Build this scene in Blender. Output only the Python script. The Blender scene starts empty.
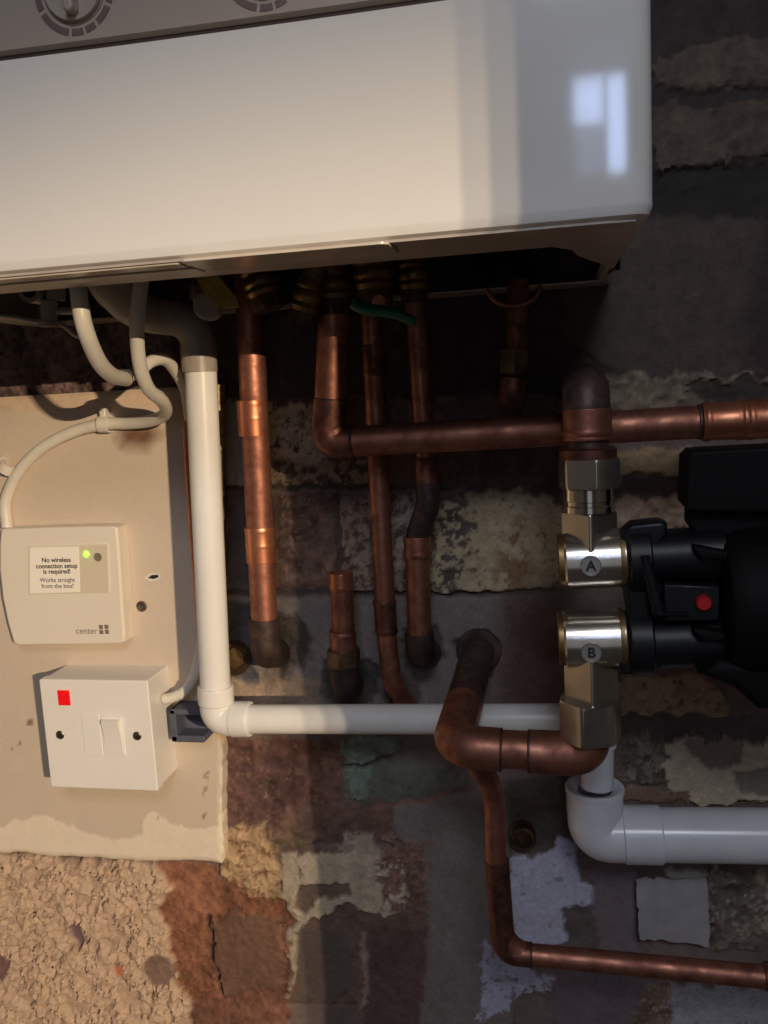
import bpy, math, random
import numpy as np
from mathutils import Vector, Matrix

S = bpy.context.scene
COL = S.collection
random.seed(4)

# ------------------------------------------------------------------ camera
F = 850.0; CX, CY = 384.0, 512.0
D = 0.63; CZ = 1.40
def _n(v): return v / np.linalg.norm(v)
_y = _n(np.array([(548 - CX) / F, -(385 - CY) / F, -1.0]))
_x = np.array([(3720 + CX) / F, (616 - CY) / F, 1.0]); _x = _n(_x - _y * (_x @ _y))
_z = np.cross(_x, _y)
R = np.array([_x, _y, _z])                       # world axes seen from the camera
CAM = np.array([0.0, -D, CZ])
def at(u, v, d=0.0):
    """world point on the plane d metres in front of the wall, seen at photo pixel u, v"""
    r = R @ np.array([(u - CX) / F, -(v - CY) / F, -1.0])
    t = (-d - CAM[1]) / r[1]
    return Vector(CAM + r * t)
def atz(u, v, z):
    r = R @ np.array([(u - CX) / F, -(v - CY) / F, -1.0])
    return Vector(CAM + r * ((z - CAM[2]) / r[2]))

cam = bpy.data.cameras.new('camera'); co = bpy.data.objects.new('camera', cam); COL.objects.link(co)
M = Matrix([list(R[0]), list(R[1]), list(R[2])]).to_4x4(); M.translation = Vector(CAM)
co.matrix_world = M
cam.sensor_width = 36; cam.lens = F / 1024 * 36; cam.clip_start = 0.01
S.camera = co

# ------------------------------------------------------------------ materials
def lin(c):
    out = []
    for v in c[:3]:
        v = v / 255.0
        out.append(v / 12.92 if v <= 0.04045 else ((v + 0.055) / 1.055) ** 2.4)
    return out
def mat(name, col, rough=0.5, metal=0.0, var=0.0, vscale=60.0, col2=None, bump=0.0, bscale=200.0, spec=0.5, coat=0.0, rvar=0.0):
    m = bpy.data.materials.new(name); m.use_nodes = True
    nt = m.node_tree; b = nt.nodes['Principled BSDF']
    c = lin(col) + [1]
    b.inputs['Base Color'].default_value = c
    b.inputs['Roughness'].default_value = rough; b.inputs['Metallic'].default_value = metal
    b.inputs['Specular IOR Level'].default_value = spec
    if coat: b.inputs['Coat Weight'].default_value = coat; b.inputs['Coat Roughness'].default_value = 0.05
    tc = nt.nodes.new('ShaderNodeTexCoord')
    if var or col2:
        n = nt.nodes.new('ShaderNodeTexNoise'); n.inputs['Scale'].default_value = vscale; n.inputs['Detail'].default_value = 5; n.inputs['Roughness'].default_value = 0.65
        nt.links.new(tc.outputs['Object'], n.inputs['Vector'])
        r = nt.nodes.new('ShaderNodeValToRGB'); r.color_ramp.elements[0].position = 0.36; r.color_ramp.elements[1].position = 0.66
        c2 = lin(col2) + [1] if col2 else [x * (1 - var) for x in c[:3]] + [1]
        r.color_ramp.elements[0].color = c2; r.color_ramp.elements[1].color = c
        nt.links.new(n.outputs['Fac'], r.inputs['Fac']); nt.links.new(r.outputs['Color'], b.inputs['Base Color'])
        if rvar:
            mr = nt.nodes.new('ShaderNodeMapRange'); mr.inputs['To Min'].default_value = rough + rvar; mr.inputs['To Max'].default_value = rough
            mr.inputs['From Min'].default_value = 0.36; mr.inputs['From Max'].default_value = 0.66
            nt.links.new(n.outputs['Fac'], mr.inputs['Value']); nt.links.new(mr.outputs['Result'], b.inputs['Roughness'])
    if bump:
        n2 = nt.nodes.new('ShaderNodeTexNoise'); n2.inputs['Scale'].default_value = bscale; n2.inputs['Detail'].default_value = 3
        nt.links.new(tc.outputs['Object'], n2.inputs['Vector'])
        bp = nt.nodes.new('ShaderNodeBump'); bp.inputs['Strength'].default_value = bump; bp.inputs['Distance'].default_value = 0.001
        nt.links.new(n2.outputs['Fac'], bp.inputs['Height']); nt.links.new(bp.outputs['Normal'], b.inputs['Normal'])
    return m
def emit(m, col, s):
    b = m.node_tree.nodes['Principled BSDF']
    b.inputs['Emission Color'].default_value = lin(col) + [1]; b.inputs['Emission Strength'].default_value = s
    return m

COPPER = mat('copper', (186, 126, 104), 0.38, 0.78, col2=(134, 86, 72), vscale=70, bump=0.05, rvar=0.2)
COPPER_BRIGHT = mat('polished_copper', (218, 148, 112), 0.32, 0.8, col2=(178, 108, 80), vscale=60, rvar=0.12)
COPPER_DULL = mat('tarnished_copper', (150, 98, 80), 0.42, 0.8, col2=(84, 58, 52), vscale=80, bump=0.1, rvar=0.15)
COPPER_DARK = mat('blackened_copper', (112, 88, 82), 0.5, 0.5, col2=(66, 52, 50), vscale=90, bump=0.15)
SOLDER = mat('solder', (104, 80, 72), 0.5, 0.6, col2=(70, 56, 52), vscale=200)
BRASS = mat('brass', (176, 146, 96), 0.36, 0.85, col2=(120, 94, 62), vscale=90, rvar=0.15)
BRASS_DULL = mat('dull_brass', (128, 104, 78), 0.45, 0.7, col2=(82, 64, 52), vscale=90)
NICKEL = mat('nickel_plated_brass', (222, 214, 202), 0.24, 0.92, col2=(190, 184, 172), vscale=40, bump=0.03)
NICKEL_SMOOTH = mat('polished_nickel', (220, 214, 202), 0.16, 1.0)
BADGE = mat('dull_badge_metal', (190, 187, 184), 0.38, 0.8)
COPPER_DARKEST = mat('darkest_copper', (84, 64, 58), 0.55, 0.4, col2=(48, 40, 38), vscale=120, bump=0.2)  # darkest copper tone, for the lower elbows and the dog leg
CHROME_DARK = mat('badge_recess', (62, 62, 66), 0.5, 0.3)
WHITE_PVC = mat('white_plastic_pipe', (236, 234, 230), 0.28, 0, col2=(228, 225, 220), vscale=14, spec=0.5)
WHITE_PVC2 = mat('cool_white_plastic_pipe', (232, 233, 240), 0.22, 0, col2=(222, 223, 231), vscale=30, spec=0.5)
CABLE = mat('white_cable_sheath', (226, 220, 208), 0.4, 0, col2=(214, 206, 192), vscale=40)
GREYPL = mat('grey_plastic', (168, 158, 148), 0.4, 0, col2=(150, 140, 130), vscale=60)
BOILER = mat('white_boiler_enamel', (238, 235, 230), 0.06, 0, col2=(235, 231, 226), vscale=3, spec=0.55)
PANEL = mat('boiler_control_panel_plastic', (178, 164, 152), 0.35, 0, col2=(172, 158, 147), vscale=5)
DIALGREY = mat('dial_print_grey', (112, 92, 90), 0.5, 0)
SEAM = mat('dark_seam', (72, 58, 50), 0.7, 0)
STEEL = mat('painted_steel', (196, 184, 174), 0.35, 0.0, col2=(178, 166, 156), vscale=30)
DARKSTEEL = mat('dark_steel', (44, 38, 36), 0.6, 0.2, col2=(30, 27, 26), vscale=30)  # dark tone of the plate inside the boiler opening
CLEARSTRIP = mat('pale_trim_plastic', (226, 216, 200), 0.2, 0, col2=(206, 196, 180), vscale=60)
BLACKPL = mat('black_plastic', (22, 23, 29), 0.42, 0, col2=(18, 18, 23), vscale=40, bump=0.05, spec=.35)
BLACKMATT = mat('matt_black_plastic', (12, 11, 13), 0.65, 0, col2=(10, 9, 11), vscale=40, spec=.2)
WHITEPL = mat('white_moulded_plastic', (236, 232, 226), 0.3, 0, col2=(232, 227, 220), vscale=8)
CREAMPL = mat('cream_moulded_plastic', (230, 220, 204), 0.38, 0, col2=(226, 215, 198), vscale=8)
BEIGEPL = mat('beige_window_plastic', (214, 202, 176), 0.3, 0)
STICKER = mat('white_paper_sticker', (246, 238, 224), 0.6, 0)
INK = mat('black_ink', (60, 50, 44), 0.7, 0)
LOGOINK = mat('grey_logo_ink', (126, 112, 94), 0.7, 0)
REDLENS = emit(mat('red_neon_lens', (220, 24, 30), 0.2, 0, col2=(180, 10, 18), vscale=300), (255, 22, 26), 0.35)
REDKNOB = mat('red_plastic', (196, 30, 34), 0.35, 0)
LED = emit(mat('green_led', (150, 255, 80), 0.3, 0), (120, 255, 50), 3.0)
STEELSCREW = mat('screw_steel', (150, 142, 130), 0.35, 0.9, col2=(96, 88, 78), vscale=300)
GREENPL = mat('green_lever_plastic', (30, 110, 84), 0.4, 0, col2=(22, 84, 66), vscale=80)
YELLOWPL = mat('yellow_lever_paint', (196, 164, 78), 0.4, 0, col2=(160, 128, 60), vscale=80)
PLUG = mat('brown_wall_plug', (88, 76, 66), 0.6, 0, col2=(56, 48, 44), vscale=200)
HOLE = mat('dark_hole', (34, 28, 26), 0.9, 0)
FERRULE_SHADE_GREY = mat('ferrule_and_shade_grey', (92, 94, 108), 0.5, 0, col2=(76, 78, 92), vscale=60)  # ferrule grey; on the block behind the elbow it stands for shadow
PAPER = mat('flaked_white_paint', (176, 172, 178), 0.7, 0, col2=(160, 156, 164), vscale=60, bump=0.2, bscale=300)
RUST = mat('rusty_iron', (112, 82, 62), 0.6, 0.5, col2=(62, 46, 40), vscale=160, bump=0.4)
WINFRAME = mat('white_window_frame', (210, 208, 204), 0.5, 0)
ROOMWALL = mat('room_plaster', (150, 138, 124), 0.85, 0, var=0.15, vscale=4)
ROOMFLOOR = mat('concrete_floor', (110, 102, 96), 0.8, 0, var=0.3, vscale=8)
SKYPANE = emit(mat('daylit_pane', (120, 130, 150), 0.2, 0), (186, 208, 255), 15.0)
SKYPANE2 = emit(mat('dim_daylit_pane', (120, 130, 150), 0.2, 0), (176, 196, 240), 2.6)

# ------------------------------------------------------------------ mesh helpers
class MB:
    def __init__(s): s.v = []; s.f = []
    def add(s, vs, fs):
        o = len(s.v); s.v += [Vector(p) for p in vs]; s.f += [[i + o for i in f] for f in fs]; return s
    def build(s, name, m, parent=None, sharp=38, label=None):
        me = bpy.data.meshes.new(name)
        off = parent_world(parent) if parent else Vector()
        me.from_pydata([tuple(p - off) for p in s.v], [], s.f)
        import bmesh
        bm = bmesh.new(); bm.from_mesh(me); bmesh.ops.recalc_face_normals(bm, faces=bm.faces); bm.to_mesh(me); bm.free()
        me.materials.append(m)
        me.shade_smooth(); me.set_sharp_from_angle(angle=math.radians(sharp))
        o = bpy.data.objects.new(name, me); COL.objects.link(o)
        wnm = o.modifiers.new('weighted', 'WEIGHTED_NORMAL'); wnm.keep_sharp = True
        if parent: o.parent = parent
        if label: o['label'] = label
        return o
def parent_world(o):
    v = Vector()
    while o: v = v + o.location; o = o.parent
    return v
def thing(name, label, cat, loc, group=None):
    o = bpy.data.objects.new(name, None); o.empty_display_size = 0.02; COL.objects.link(o); o.location = Vector(loc)
    o['label'] = label; o['category'] = cat
    if group: o['group'] = group
    return o
def tag(o, label, cat, group=None):
    o['label'] = label; o['category'] = cat
    if group: o['group'] = group
    return o
def frame_of(d):
    d = Vector(d).normalized()
    a = Vector((0, 0, 1)) if abs(d.z) < 0.9 else Vector((0, 1, 0))
    u = d.cross(a).normalized(); w = d.cross(u).normalized()
    return d, u, w
def lathe(o, d, prof, n=36, mb=None, closed=True):
    """revolve profile [(distance along d, radius)] about the axis through o"""
    mb = mb or MB(); o = Vector(o); d, u, w = frame_of(d)
    vs = []; fs = []
    for t, r in prof:
        for k in range(n):
            a = 2 * math.pi * k / n
            vs.append(o + d * t + (u * math.cos(a) + w * math.sin(a)) * r)
    m = len(prof)
    for i in range(m - 1):
        for k in range(n):
            k2 = (k + 1) % n
            fs.append([i * n + k, i * n + k2, (i + 1) * n + k2, (i + 1) * n + k])
    if closed:
        fs.append([k for k in range(n)][::-1]); fs.append([(m - 1) * n + k for k in range(n)])
    return mb.add(vs, fs)
def fillet(pts, rad, n=9):
    pts = [Vector(p) for p in pts]
    out = [pts[0]]
    for i in range(1, len(pts) - 1):
        p = pts[i]; a = pts[i - 1] - p; b = pts[i + 1] - p
        r = rad[i - 1] if isinstance(rad, (list, tuple)) else rad
        la, lb = a.length, b.length; a = a / la; b = b / lb
        ang = a.angle(b)
        if ang > math.pi - 0.03: out.append(p); continue
        t = min(r / math.tan(ang / 2), la * 0.49, lb * 0.49); r = t * math.tan(ang / 2)
        c = p + (a + b).normalized() * (r / math.sin(ang / 2))
        s = p + a * t - c; e = p + b * t - c
        tot = s.angle(e)
        for k in range(n + 1):
            q = k / n
            out.append(c + (s * math.sin((1 - q) * tot) + e * math.sin(q * tot)) / math.sin(tot))
    out.append(pts[-1]); return out
def spline(pts, n=8):
    P = [Vector(p) for p in pts]; P = [P[0] * 2 - P[1]] + P + [P[-1] * 2 - P[-2]]
    out = []
    for i in range(1, len(P) - 2):
        for k in range(n):
            t = k / n
            a, b, c, d = P[i - 1], P[i], P[i + 1], P[i + 2]
            out.append(0.5 * ((2 * b) + (c - a) * t + (2 * a - 5 * b + 4 * c - d) * t * t + (3 * b - a - 3 * c + d) * t ** 3))
    out.append(P[-2]); return out
def sweep(path, r, n=28, mb=None):
    mb = mb or MB(); P = [Vector(p) for p in path]
    q = [P[0]]
    rr = [r[0]] if isinstance(r, (list, tuple)) else None
    for i, p in enumerate(P[1:]):
        if (p - q[-1]).length > 1e-6:
            q.append(p)
            if rr: rr.append(r[i + 1])
    P = q; m = len(P)
    T = []
    for i in range(m):
        T.append(((P[min(i + 1, m - 1)] - P[i]).normalized() if i < m - 1 else Vector()) + ((P[i] - P[i - 1]).normalized() if i else Vector()))
        T[-1].normalize()
    d, u, w = frame_of(T[0]); vs = []; fs = []
    for i in range(m):
        if i:
            u = T[i - 1].rotation_difference(T[i]) @ u
        u = (u - T[i] * u.dot(T[i])).normalized(); w = T[i].cross(u)
        ra = rr[i] if rr else r
        for k in range(n):
            a = 2 * math.pi * k / n; vs.append(P[i] + (u * math.cos(a) + w * math.sin(a)) * ra)
    for i in range(m - 1):
        for k in range(n):
            k2 = (k + 1) % n; fs.append([i * n + k, i * n + k2, (i + 1) * n + k2, (i + 1) * n + k])
    fs.append(list(range(n))[::-1]); fs.append([(m - 1) * n + k for k in range(n)])
    return mb.add(vs, fs)
def sleeve(a, b, r, lip=0.0006, rings=(0.2, 0.8), bead=0.0007, mb=None):
    """pipe coupling from a to b: rolled ends and solder-ring beads"""
    a = Vector(a); b = Vector(b); L = (b - a).length
    pr = [(0, r - 0.0012), (0.0003, r), (0.0012, r + lip * 0.4)]
    for q in rings:
        c = q * L
        pr += [(c - 0.0022, r), (c - 0.001, r + bead), (c + 0.001, r + bead), (c + 0.0022, r)]
    pr += [(L - 0.0012, r + lip * 0.4), (L - 0.0003, r), (L, r - 0.0012)]
    return lathe(a, b - a, pr, mb=mb)
def ring(p, d, r, w=0.0012, mb=None):
    return lathe(Vector(p) - Vector(d).normalized() * w, d, [(0, r - .0006), (w * .5, r), (w * 1.5, r), (2 * w, r - .0006)], mb=mb)
def prism(o, d, L, r, sides=6, rot=0.0, ch=0.0012, mb=None, up=None):
    """chamfered polygon bar (nuts, necks); r is the corner radius; rot turns it about d, a corner towards 'up'"""
    mb = mb or MB(); d = Vector(d).normalized(); o = Vector(o)
    up = Vector(up or (0, -1, 0)); u = (up - d * up.dot(d)).normalized(); w = d.cross(u)
    vs = []; fs = []; n = 48
    st_ = 2 * math.pi / sides
    rel = [-.07, -.035, 0, .035, .07] + [.07 + (st_ - .14) * q / 5 for q in range(1, 5)]
    cut = r * math.cos(st_ / 2) / math.cos(st_ / 2 - .06)
    angs = [(rot + st_ * q + x, min(r * math.cos(st_ / 2) / math.cos((x % st_) - st_ / 2), cut)) for q in range(sides) for x in rel]
    prof = [(0, r * 0.93), (ch, r), (L - ch, r), (L, r * 0.93)]
    n = len(angs)
    for t, lim in prof:
        for a, q in angs:
            q = min(q, lim); vs.append(o + d * t + (u * math.cos(a) + w * math.sin(a)) * q)
    for i in range(3):
        for k in range(n):
            k2 = (k + 1) % n; fs.append([i * n + k, i * n + k2, (i + 1) * n + k2, (i + 1) * n + k])
    fs.append(list(range(n))[::-1]); fs.append([3 * n + k for k in range(n)])
    return mb.add(vs, fs)
def slab(outline, y0, y1, bev=0.001, mb=None, steps=3):
    """outline = list of (x,z) anticlockwise-ish; solid from y0 (back) to y1 (front, y1<y0) with a rounded front edge"""
    mb = mb or MB(); P = [Vector((a, b)) for a, b in outline]; n = len(P)
    c = sum(P, Vector((0, 0))) / n
    A = sum(P[i].x * P[(i + 1) % n].y - P[(i + 1) % n].x * P[i].y for i in range(n))
    sg = 1 if A > 0 else -1
    nor = []
    for i in range(n):
        e = P[(i + 1) % n] - P[i - 1]
        nor.append(Vector((e.y, -e.x)).normalized() * sg)
    lay = [(y0, 0.0), (y1 + bev, 0.0)]
    for k in range(1, steps + 1):
        a = k / steps * math.pi / 2; lay.append((y1 + bev * (1 - math.sin(a)), bev * (1 - math.cos(a))))
    vs = []; fs = []
    for y, ins in lay:
        for i in range(n):
            q = P[i] - nor[i] * ins; vs.append((q.x, y, q.y))
    for j in range(len(lay) - 1):
        for i in range(n):
            i2 = (i + 1) % n; fs.append([j * n + i, j * n + i2, (j + 1) * n + i2, (j + 1) * n + i])
    fs.append(list(range(n))); fs.append([(len(lay) - 1) * n + i for i in range(n)][::-1])
    return mb.add(vs, fs)
def rrect(x0, z0, x1, z1, r, n=5):
    out = []
    for cx, cz, a0 in ((x1 - r, z0 + r, -90), (x1 - r, z1 - r, 0), (x0 + r, z1 - r, 90), (x0 + r, z0 + r, 180)):
        for k in range(n + 1):
            a = math.radians(a0 + 90 * k / n); out.append((cx + r * math.cos(a), cz + r * math.sin(a)))
    return out
def box(lo, hi, mb=None):
    mb = mb or MB(); x0, y0, z0 = lo; x1, y1, z1 = hi
    return mb.add([(x, y, z) for x in (x0, x1) for y in (y0, y1) for z in (z0, z1)],
                  [[0, 1, 3, 2], [4, 6, 7, 5], [0, 4, 5, 1], [2, 3, 7, 6], [0, 2, 6, 4], [1, 5, 7, 3]])
def outline_px(pts, d):
    return [(p.x, p.z) for p in (at(u, v, d) for u, v in pts)]
def quad_local(uvs, d):
    """local frame of a px quad TL TR BR BL on plane d: origin TL, unit axes and size"""
    tl, tr, br, bl = [at(u, v, d) for u, v in uvs]
    return tl, tr, br, bl
def text(body, size, loc, m, parent, name, align='CENTER', bold=0.0, rot=0.0):
    cu = bpy.data.curves.new(name, 'FONT'); cu.body = body; cu.size = size; cu.align_x = align; cu.align_y = 'CENTER'; cu.offset = bold; cu.extrude = 0.00008
    to = bpy.data.objects.new(name, cu); COL.objects.link(to)
    bpy.context.view_layer.update()
    me = bpy.data.meshes.new_from_object(to.evaluated_get(bpy.context.evaluated_depsgraph_get()))
    bpy.data.objects.remove(to); bpy.data.curves.remove(cu)
    me.transform(Matrix.Rotation(rot, 4, 'Y') @ Matrix.Rotation(math.pi / 2, 4, 'X'))
    me.materials.clear(); me.materials.append(m); me.name = name
    o = bpy.data.objects.new(name, me); COL.objects.link(o); o.parent = parent; o.location = Vector(loc) - parent_world(parent)
    return o

# ------------------------------------------------------------------ painted surfaces (numpy)
def vnoise(x, y, seed):
    rs = np.random.RandomState(seed); T = rs.rand(256, 256)
    xi = np.floor(x).astype(int); yi = np.floor(y).astype(int)
    fx = x - xi; fy = y - yi; fx = fx * fx * (3 - 2 * fx); fy = fy * fy * (3 - 2 * fy)
    a = T[xi & 255, yi & 255]; b = T[(xi + 1) & 255, yi & 255]; c = T[xi & 255, (yi + 1) & 255]; d = T[(xi + 1) & 255, (yi + 1) & 255]
    return (a * (1 - fx) + b * fx) * (1 - fy) + (c * (1 - fx) + d * fx) * fy
def fbm(x, y, seed, o=4, g=0.55):
    s = 0; a = 1; t = 0
    for k in range(o):
        s = s + a * vnoise(x * 2 ** k + 17 * k, y * 2 ** k + 31 * k, seed + k); t += a; a *= g
    return s / t
def inpoly(u, v, P):
    ins = np.zeros(u.shape, bool); n = len(P)
    dist = np.full(u.shape, 1e9)
    for i in range(n):
        x0, y0 = P[i]; x1, y1 = P[(i + 1) % n]
        if y0 != y1:
            c = ((y0 > v) != (y1 > v)) & (u < (x1 - x0) * (v - y0) / (y1 - y0) + x0); ins ^= c
        dx, dy = x1 - x0, y1 - y0; L = dx * dx + dy * dy + 1e-9
        t = np.clip(((u - x0) * dx + (v - y0) * dy) / L, 0, 1)
        dist = np.minimum(dist, (u - x0 - t * dx) ** 2 + (v - y0 - t * dy) ** 2)
    dist = np.sqrt(dist); return np.where(ins, dist, -dist)
COOL = np.array([0.40, 0.385, 0.43]); WARM = np.array([0.95, 0.80, 0.56])
DIM = np.array([0.20, 0.19, 0.20])
def alb(c, ill): return np.clip(np.array(lin(c)) / ill, 0.012, 0.82)

def project(P):
    c = (P - CAM) @ R        # to camera axes
    return CX + F * c[..., 0] / -c[..., 2], CY - F * c[..., 1] / -c[..., 2]

class Paint:
    """albedo and relief of a plastered surface, layer over layer; outlines come from the photo"""
    def __init__(s, X, Z, y0, base):
        P = np.stack([X, np.full(X.shape, y0), Z], -1); s.u, s.v = project(P); s.X, s.Z = X, Z
        s.c = np.ones(X.shape + (3,)) * base; s.h = np.zeros(X.shape)
        x, z = X * 1000, Z * 1000; s.x, s.z = x, z
        s.n_big = fbm(x / 26, z / 26, 3); s.n_mid = fbm(x / 9, z / 9, 11); s.n_fine = fbm(x / 3.2, z / 3.2, 21, 3)
        s.wu = (fbm(x / 11, z / 11, 31, 5, 0.62) - 0.5); s.wv = (fbm(x / 11, z / 11, 41, 5, 0.62) - 0.5)
    def layer(s, P, col, edge=16, soft=2.0, mott=0.25, h=0.0, rough=0.0, spec=None, dens=0.5, thr=None, scale=None):
        us = [p[0] for p in P]; vs = [p[1] for p in P]; pad = edge + 12
        m = (s.u > min(us) - pad) & (s.u < max(us) + pad) & (s.v > min(vs) - pad) & (s.v < max(vs) + pad)
        if not m.any(): return
        u = s.u[m] + s.wu[m] * edge * 2.4; v = s.v[m] + s.wv[m] * edge * 2.4
        k = np.clip(inpoly(u, v, P) / soft + 0.5, 0, 1)
        if thr is not None:      # flaked: only where the noise lets it
            nn = fbm(s.x[m] / (scale or 7), s.z[m] / (scale or 7), 77 + int(thr * 100), 4, 0.6)
            k = k * np.clip((nn - thr) / 0.03, 0, 1)
        c = np.array(col) * (1 + mott * ((s.n_mid[m] - 0.5) * 1.9 + (s.n_fine[m] - 0.5) * 1.1 + (s.n_big[m] - .5) * 1.2))[:, None]
        if spec is not None:
            sp = np.clip((fbm(s.x[m] / 5.0, s.z[m] / 5.0, 91, 4, 0.75) - (1 - dens)) / 0.13 + .3, 0, 1)[:, None]
            c = c * (1 - sp) + np.array(spec) * sp
        s.c[m] = s.c[m] * (1 - k[:, None]) + c * k[:, None]
        hh = h + rough * ((s.n_mid[m] - 0.5) * 1.6 + (s.n_fine[m] - 0.5))
        s.h[m] = s.h[m] * (1 - k) + hh * k
    def line(s, P, w, col, h=-0.0015, jit=5):
        P = list(P); Q = P + P[::-1]
        us = [p[0] for p in P]; vs = [p[1] for p in P]
        m = (s.u > min(us) - 25) & (s.u < max(us) + 25) & (s.v > min(vs) - 25) & (s.v < max(vs) + 25)
        u = s.u[m] + s.wu[m] * jit * 2; v = s.v[m] + s.wv[m] * jit * 2
        k = np.clip((w / 2 - np.abs(inpoly(u, v, Q))) / 1.5 + 0.5, 0, 1)
        s.c[m] = s.c[m] * (1 - k[:, None]) + np.array(col) * k[:, None]; s.h[m] = s.h[m] * (1 - k) + h * k
def paint_mat(name, rough=0.8, bump=0.3, lo=.84, hi=1.14):
    m = bpy.data.materials.new(name); m.use_nodes = True; nt = m.node_tree; b = nt.nodes['Principled BSDF']
    a = nt.nodes.new('ShaderNodeVertexColor'); a.layer_name = 'surface'
    tc = nt.nodes.new('ShaderNodeTexCoord')
    n = nt.nodes.new('ShaderNodeTexNoise'); n.inputs['Scale'].default_value = 420; n.inputs['Detail'].default_value = 4
    nt.links.new(tc.outputs['Object'], n.inputs['Vector'])
    mr = nt.nodes.new('ShaderNodeMapRange'); mr.inputs['To Min'].default_value = lo; mr.inputs['To Max'].default_value = hi; mr.inputs['From Min'].default_value = .25; mr.inputs['From Max'].default_value = .75
    nt.links.new(n.outputs['Fac'], mr.inputs['Value'])
    mx = nt.nodes.new('ShaderNodeVectorMath'); mx.operation = 'MULTIPLY'
    nt.links.new(a.outputs['Color'], mx.inputs[0]); nt.links.new(mr.outputs['Result'], mx.inputs[1])
    nt.links.new(mx.outputs['Vector'], b.inputs['Base Color'])
    b.inputs['Roughness'].default_value = rough
    bp = nt.nodes.new('ShaderNodeBump'); bp.inputs['Strength'].default_value = bump; bp.inputs['Distance'].default_value = 0.0012
    nt.links.new(n.outputs['Fac'], bp.inputs['Height']); nt.links.new(bp.outputs['Normal'], b.inputs['Normal'])
    return m
def grid_mesh(name, V, C, nx, nz, m, extra_v=None, extra_f=None):
    """V (nz,nx,3), C (nz,nx,3)"""
    vs = V.reshape(-1, 3); idx = np.arange(nx * nz).reshape(nz, nx)
    f = np.stack([idx[:-1, :-1], idx[:-1, 1:], idx[1:, 1:], idx[1:, :-1]], -1).reshape(-1, 4)
    cols = C.reshape(-1, 3)
    if extra_v is not None:
        vs = np.concatenate([vs, extra_v[0]]); cols = np.concatenate([cols, extra_v[1]]); f = np.concatenate([f, extra_f])
    me = bpy.data.meshes.new(name); me.vertices.add(len(vs)); me.vertices.foreach_set('co', vs.astype(np.float32).ravel())
    me.loops.add(f.size); me.loops.foreach_set('vertex_index', f.astype(np.int32).ravel())
    me.polygons.add(len(f)); me.polygons.foreach_set('loop_start', np.arange(0, f.size, 4, dtype=np.int32))
    me.update(calc_edges=True); me.validate()
    ca = me.color_attributes.new('surface', 'FLOAT_COLOR', 'POINT')
    ca.data.foreach_set('color', np.concatenate([cols, np.ones((len(cols), 1))], 1).astype(np.float32).ravel())
    me.materials.append(m); me.shade_smooth(); me.set_sharp_from_angle(angle=math.radians(50))
    o = bpy.data.objects.new(name, me); COL.objects.link(o); return o

# ---- the back wall
def axis(lo, a, b, hi, st, big):
    return np.concatenate([np.arange(lo, a, big), np.arange(a, b, st), np.arange(b, hi + 1e-6, big)])
RX0, RX1, RZ1 = -0.80, 0.50, 2.40
xs = axis(RX0, -0.72, 0.26, RX1 + .0001, 0.00145, 0.02); zs = axis(0.0, 0.72, 1.78, RZ1, 0.00145, 0.03)
xs[-1] = RX1 + .014; zs[-1] = RZ1
X, Z = np.meshgrid(xs, zs)
w = Paint(X, Z, 0.0, alb((78, 66, 66), COOL))
w.c *= (1 + 0.4 * (w.n_mid - 0.5) + .5 * (w.n_big - .5) + .2 * (w.n_fine - .5))[..., None]
C_ = lambda *c: alb(c, COOL)
W_ = lambda *c: alb(c, WARM)
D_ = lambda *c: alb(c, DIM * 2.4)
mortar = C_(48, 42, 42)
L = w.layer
# upper part, beside and under the boiler; shade there is partly painted in
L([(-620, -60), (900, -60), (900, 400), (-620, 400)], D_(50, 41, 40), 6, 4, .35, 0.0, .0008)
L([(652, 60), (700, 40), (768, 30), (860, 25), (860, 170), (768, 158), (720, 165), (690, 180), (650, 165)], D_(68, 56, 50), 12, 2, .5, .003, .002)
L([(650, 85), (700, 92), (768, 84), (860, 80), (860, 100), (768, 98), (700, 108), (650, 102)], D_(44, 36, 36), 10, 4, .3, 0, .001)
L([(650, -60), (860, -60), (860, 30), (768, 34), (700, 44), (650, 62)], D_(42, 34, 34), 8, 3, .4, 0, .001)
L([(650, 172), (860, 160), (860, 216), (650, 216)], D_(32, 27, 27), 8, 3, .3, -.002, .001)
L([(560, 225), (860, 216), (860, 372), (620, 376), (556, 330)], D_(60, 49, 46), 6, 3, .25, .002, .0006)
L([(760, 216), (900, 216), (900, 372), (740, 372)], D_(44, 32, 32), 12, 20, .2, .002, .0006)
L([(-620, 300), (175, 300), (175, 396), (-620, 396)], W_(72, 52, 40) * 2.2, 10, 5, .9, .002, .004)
L([(400, 300), (560, 260), (560, 400), (400, 420)], D_(40, 30, 30), 10, 6, .4, 0, .001)  # shadow under the boiler painted into the wall colour
# courses behind the pipes
L([(215, 396), (420, 396), (560, 396), (560, 490), (215, 490)], C_(60, 46, 44), 6, 3, .5, .001, .0015)
L([(600, 372), (800, 376), (900, 376), (900, 430), (600, 430)], C_(86, 74, 66), 10, 3, .8, .003, .004)
L([(690, 380), (860, 380), (860, 405), (700, 400)], C_(44, 38, 36), 14, 4, .4, 0, .001)
L([(612, 448), (690, 446), (690, 480), (640, 474), (612, 482)], C_(112, 92, 74), 10, 2, .4, .004, .002)
L([(612, 480), (690, 474), (690, 500), (612, 502)], C_(62, 50, 48), 6, 2, .3, 0, .001)
L([(612, 500), (690, 494), (692, 530), (612, 540)], C_(104, 86, 76), 12, 2, .6, .003, .003)
L([(222, 402), (312, 402), (330, 440), (318, 484), (222, 484)], C_(122, 108, 98), 8, 2, .3, .002, .0012, spec=C_(44, 38, 36), dens=.42)
L([(222, 460), (300, 462), (372, 460), (372, 486), (222, 486)], C_(104, 88, 78), 10, 2, .4, .002, .001, spec=C_(48, 38, 36), dens=.5)
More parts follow.
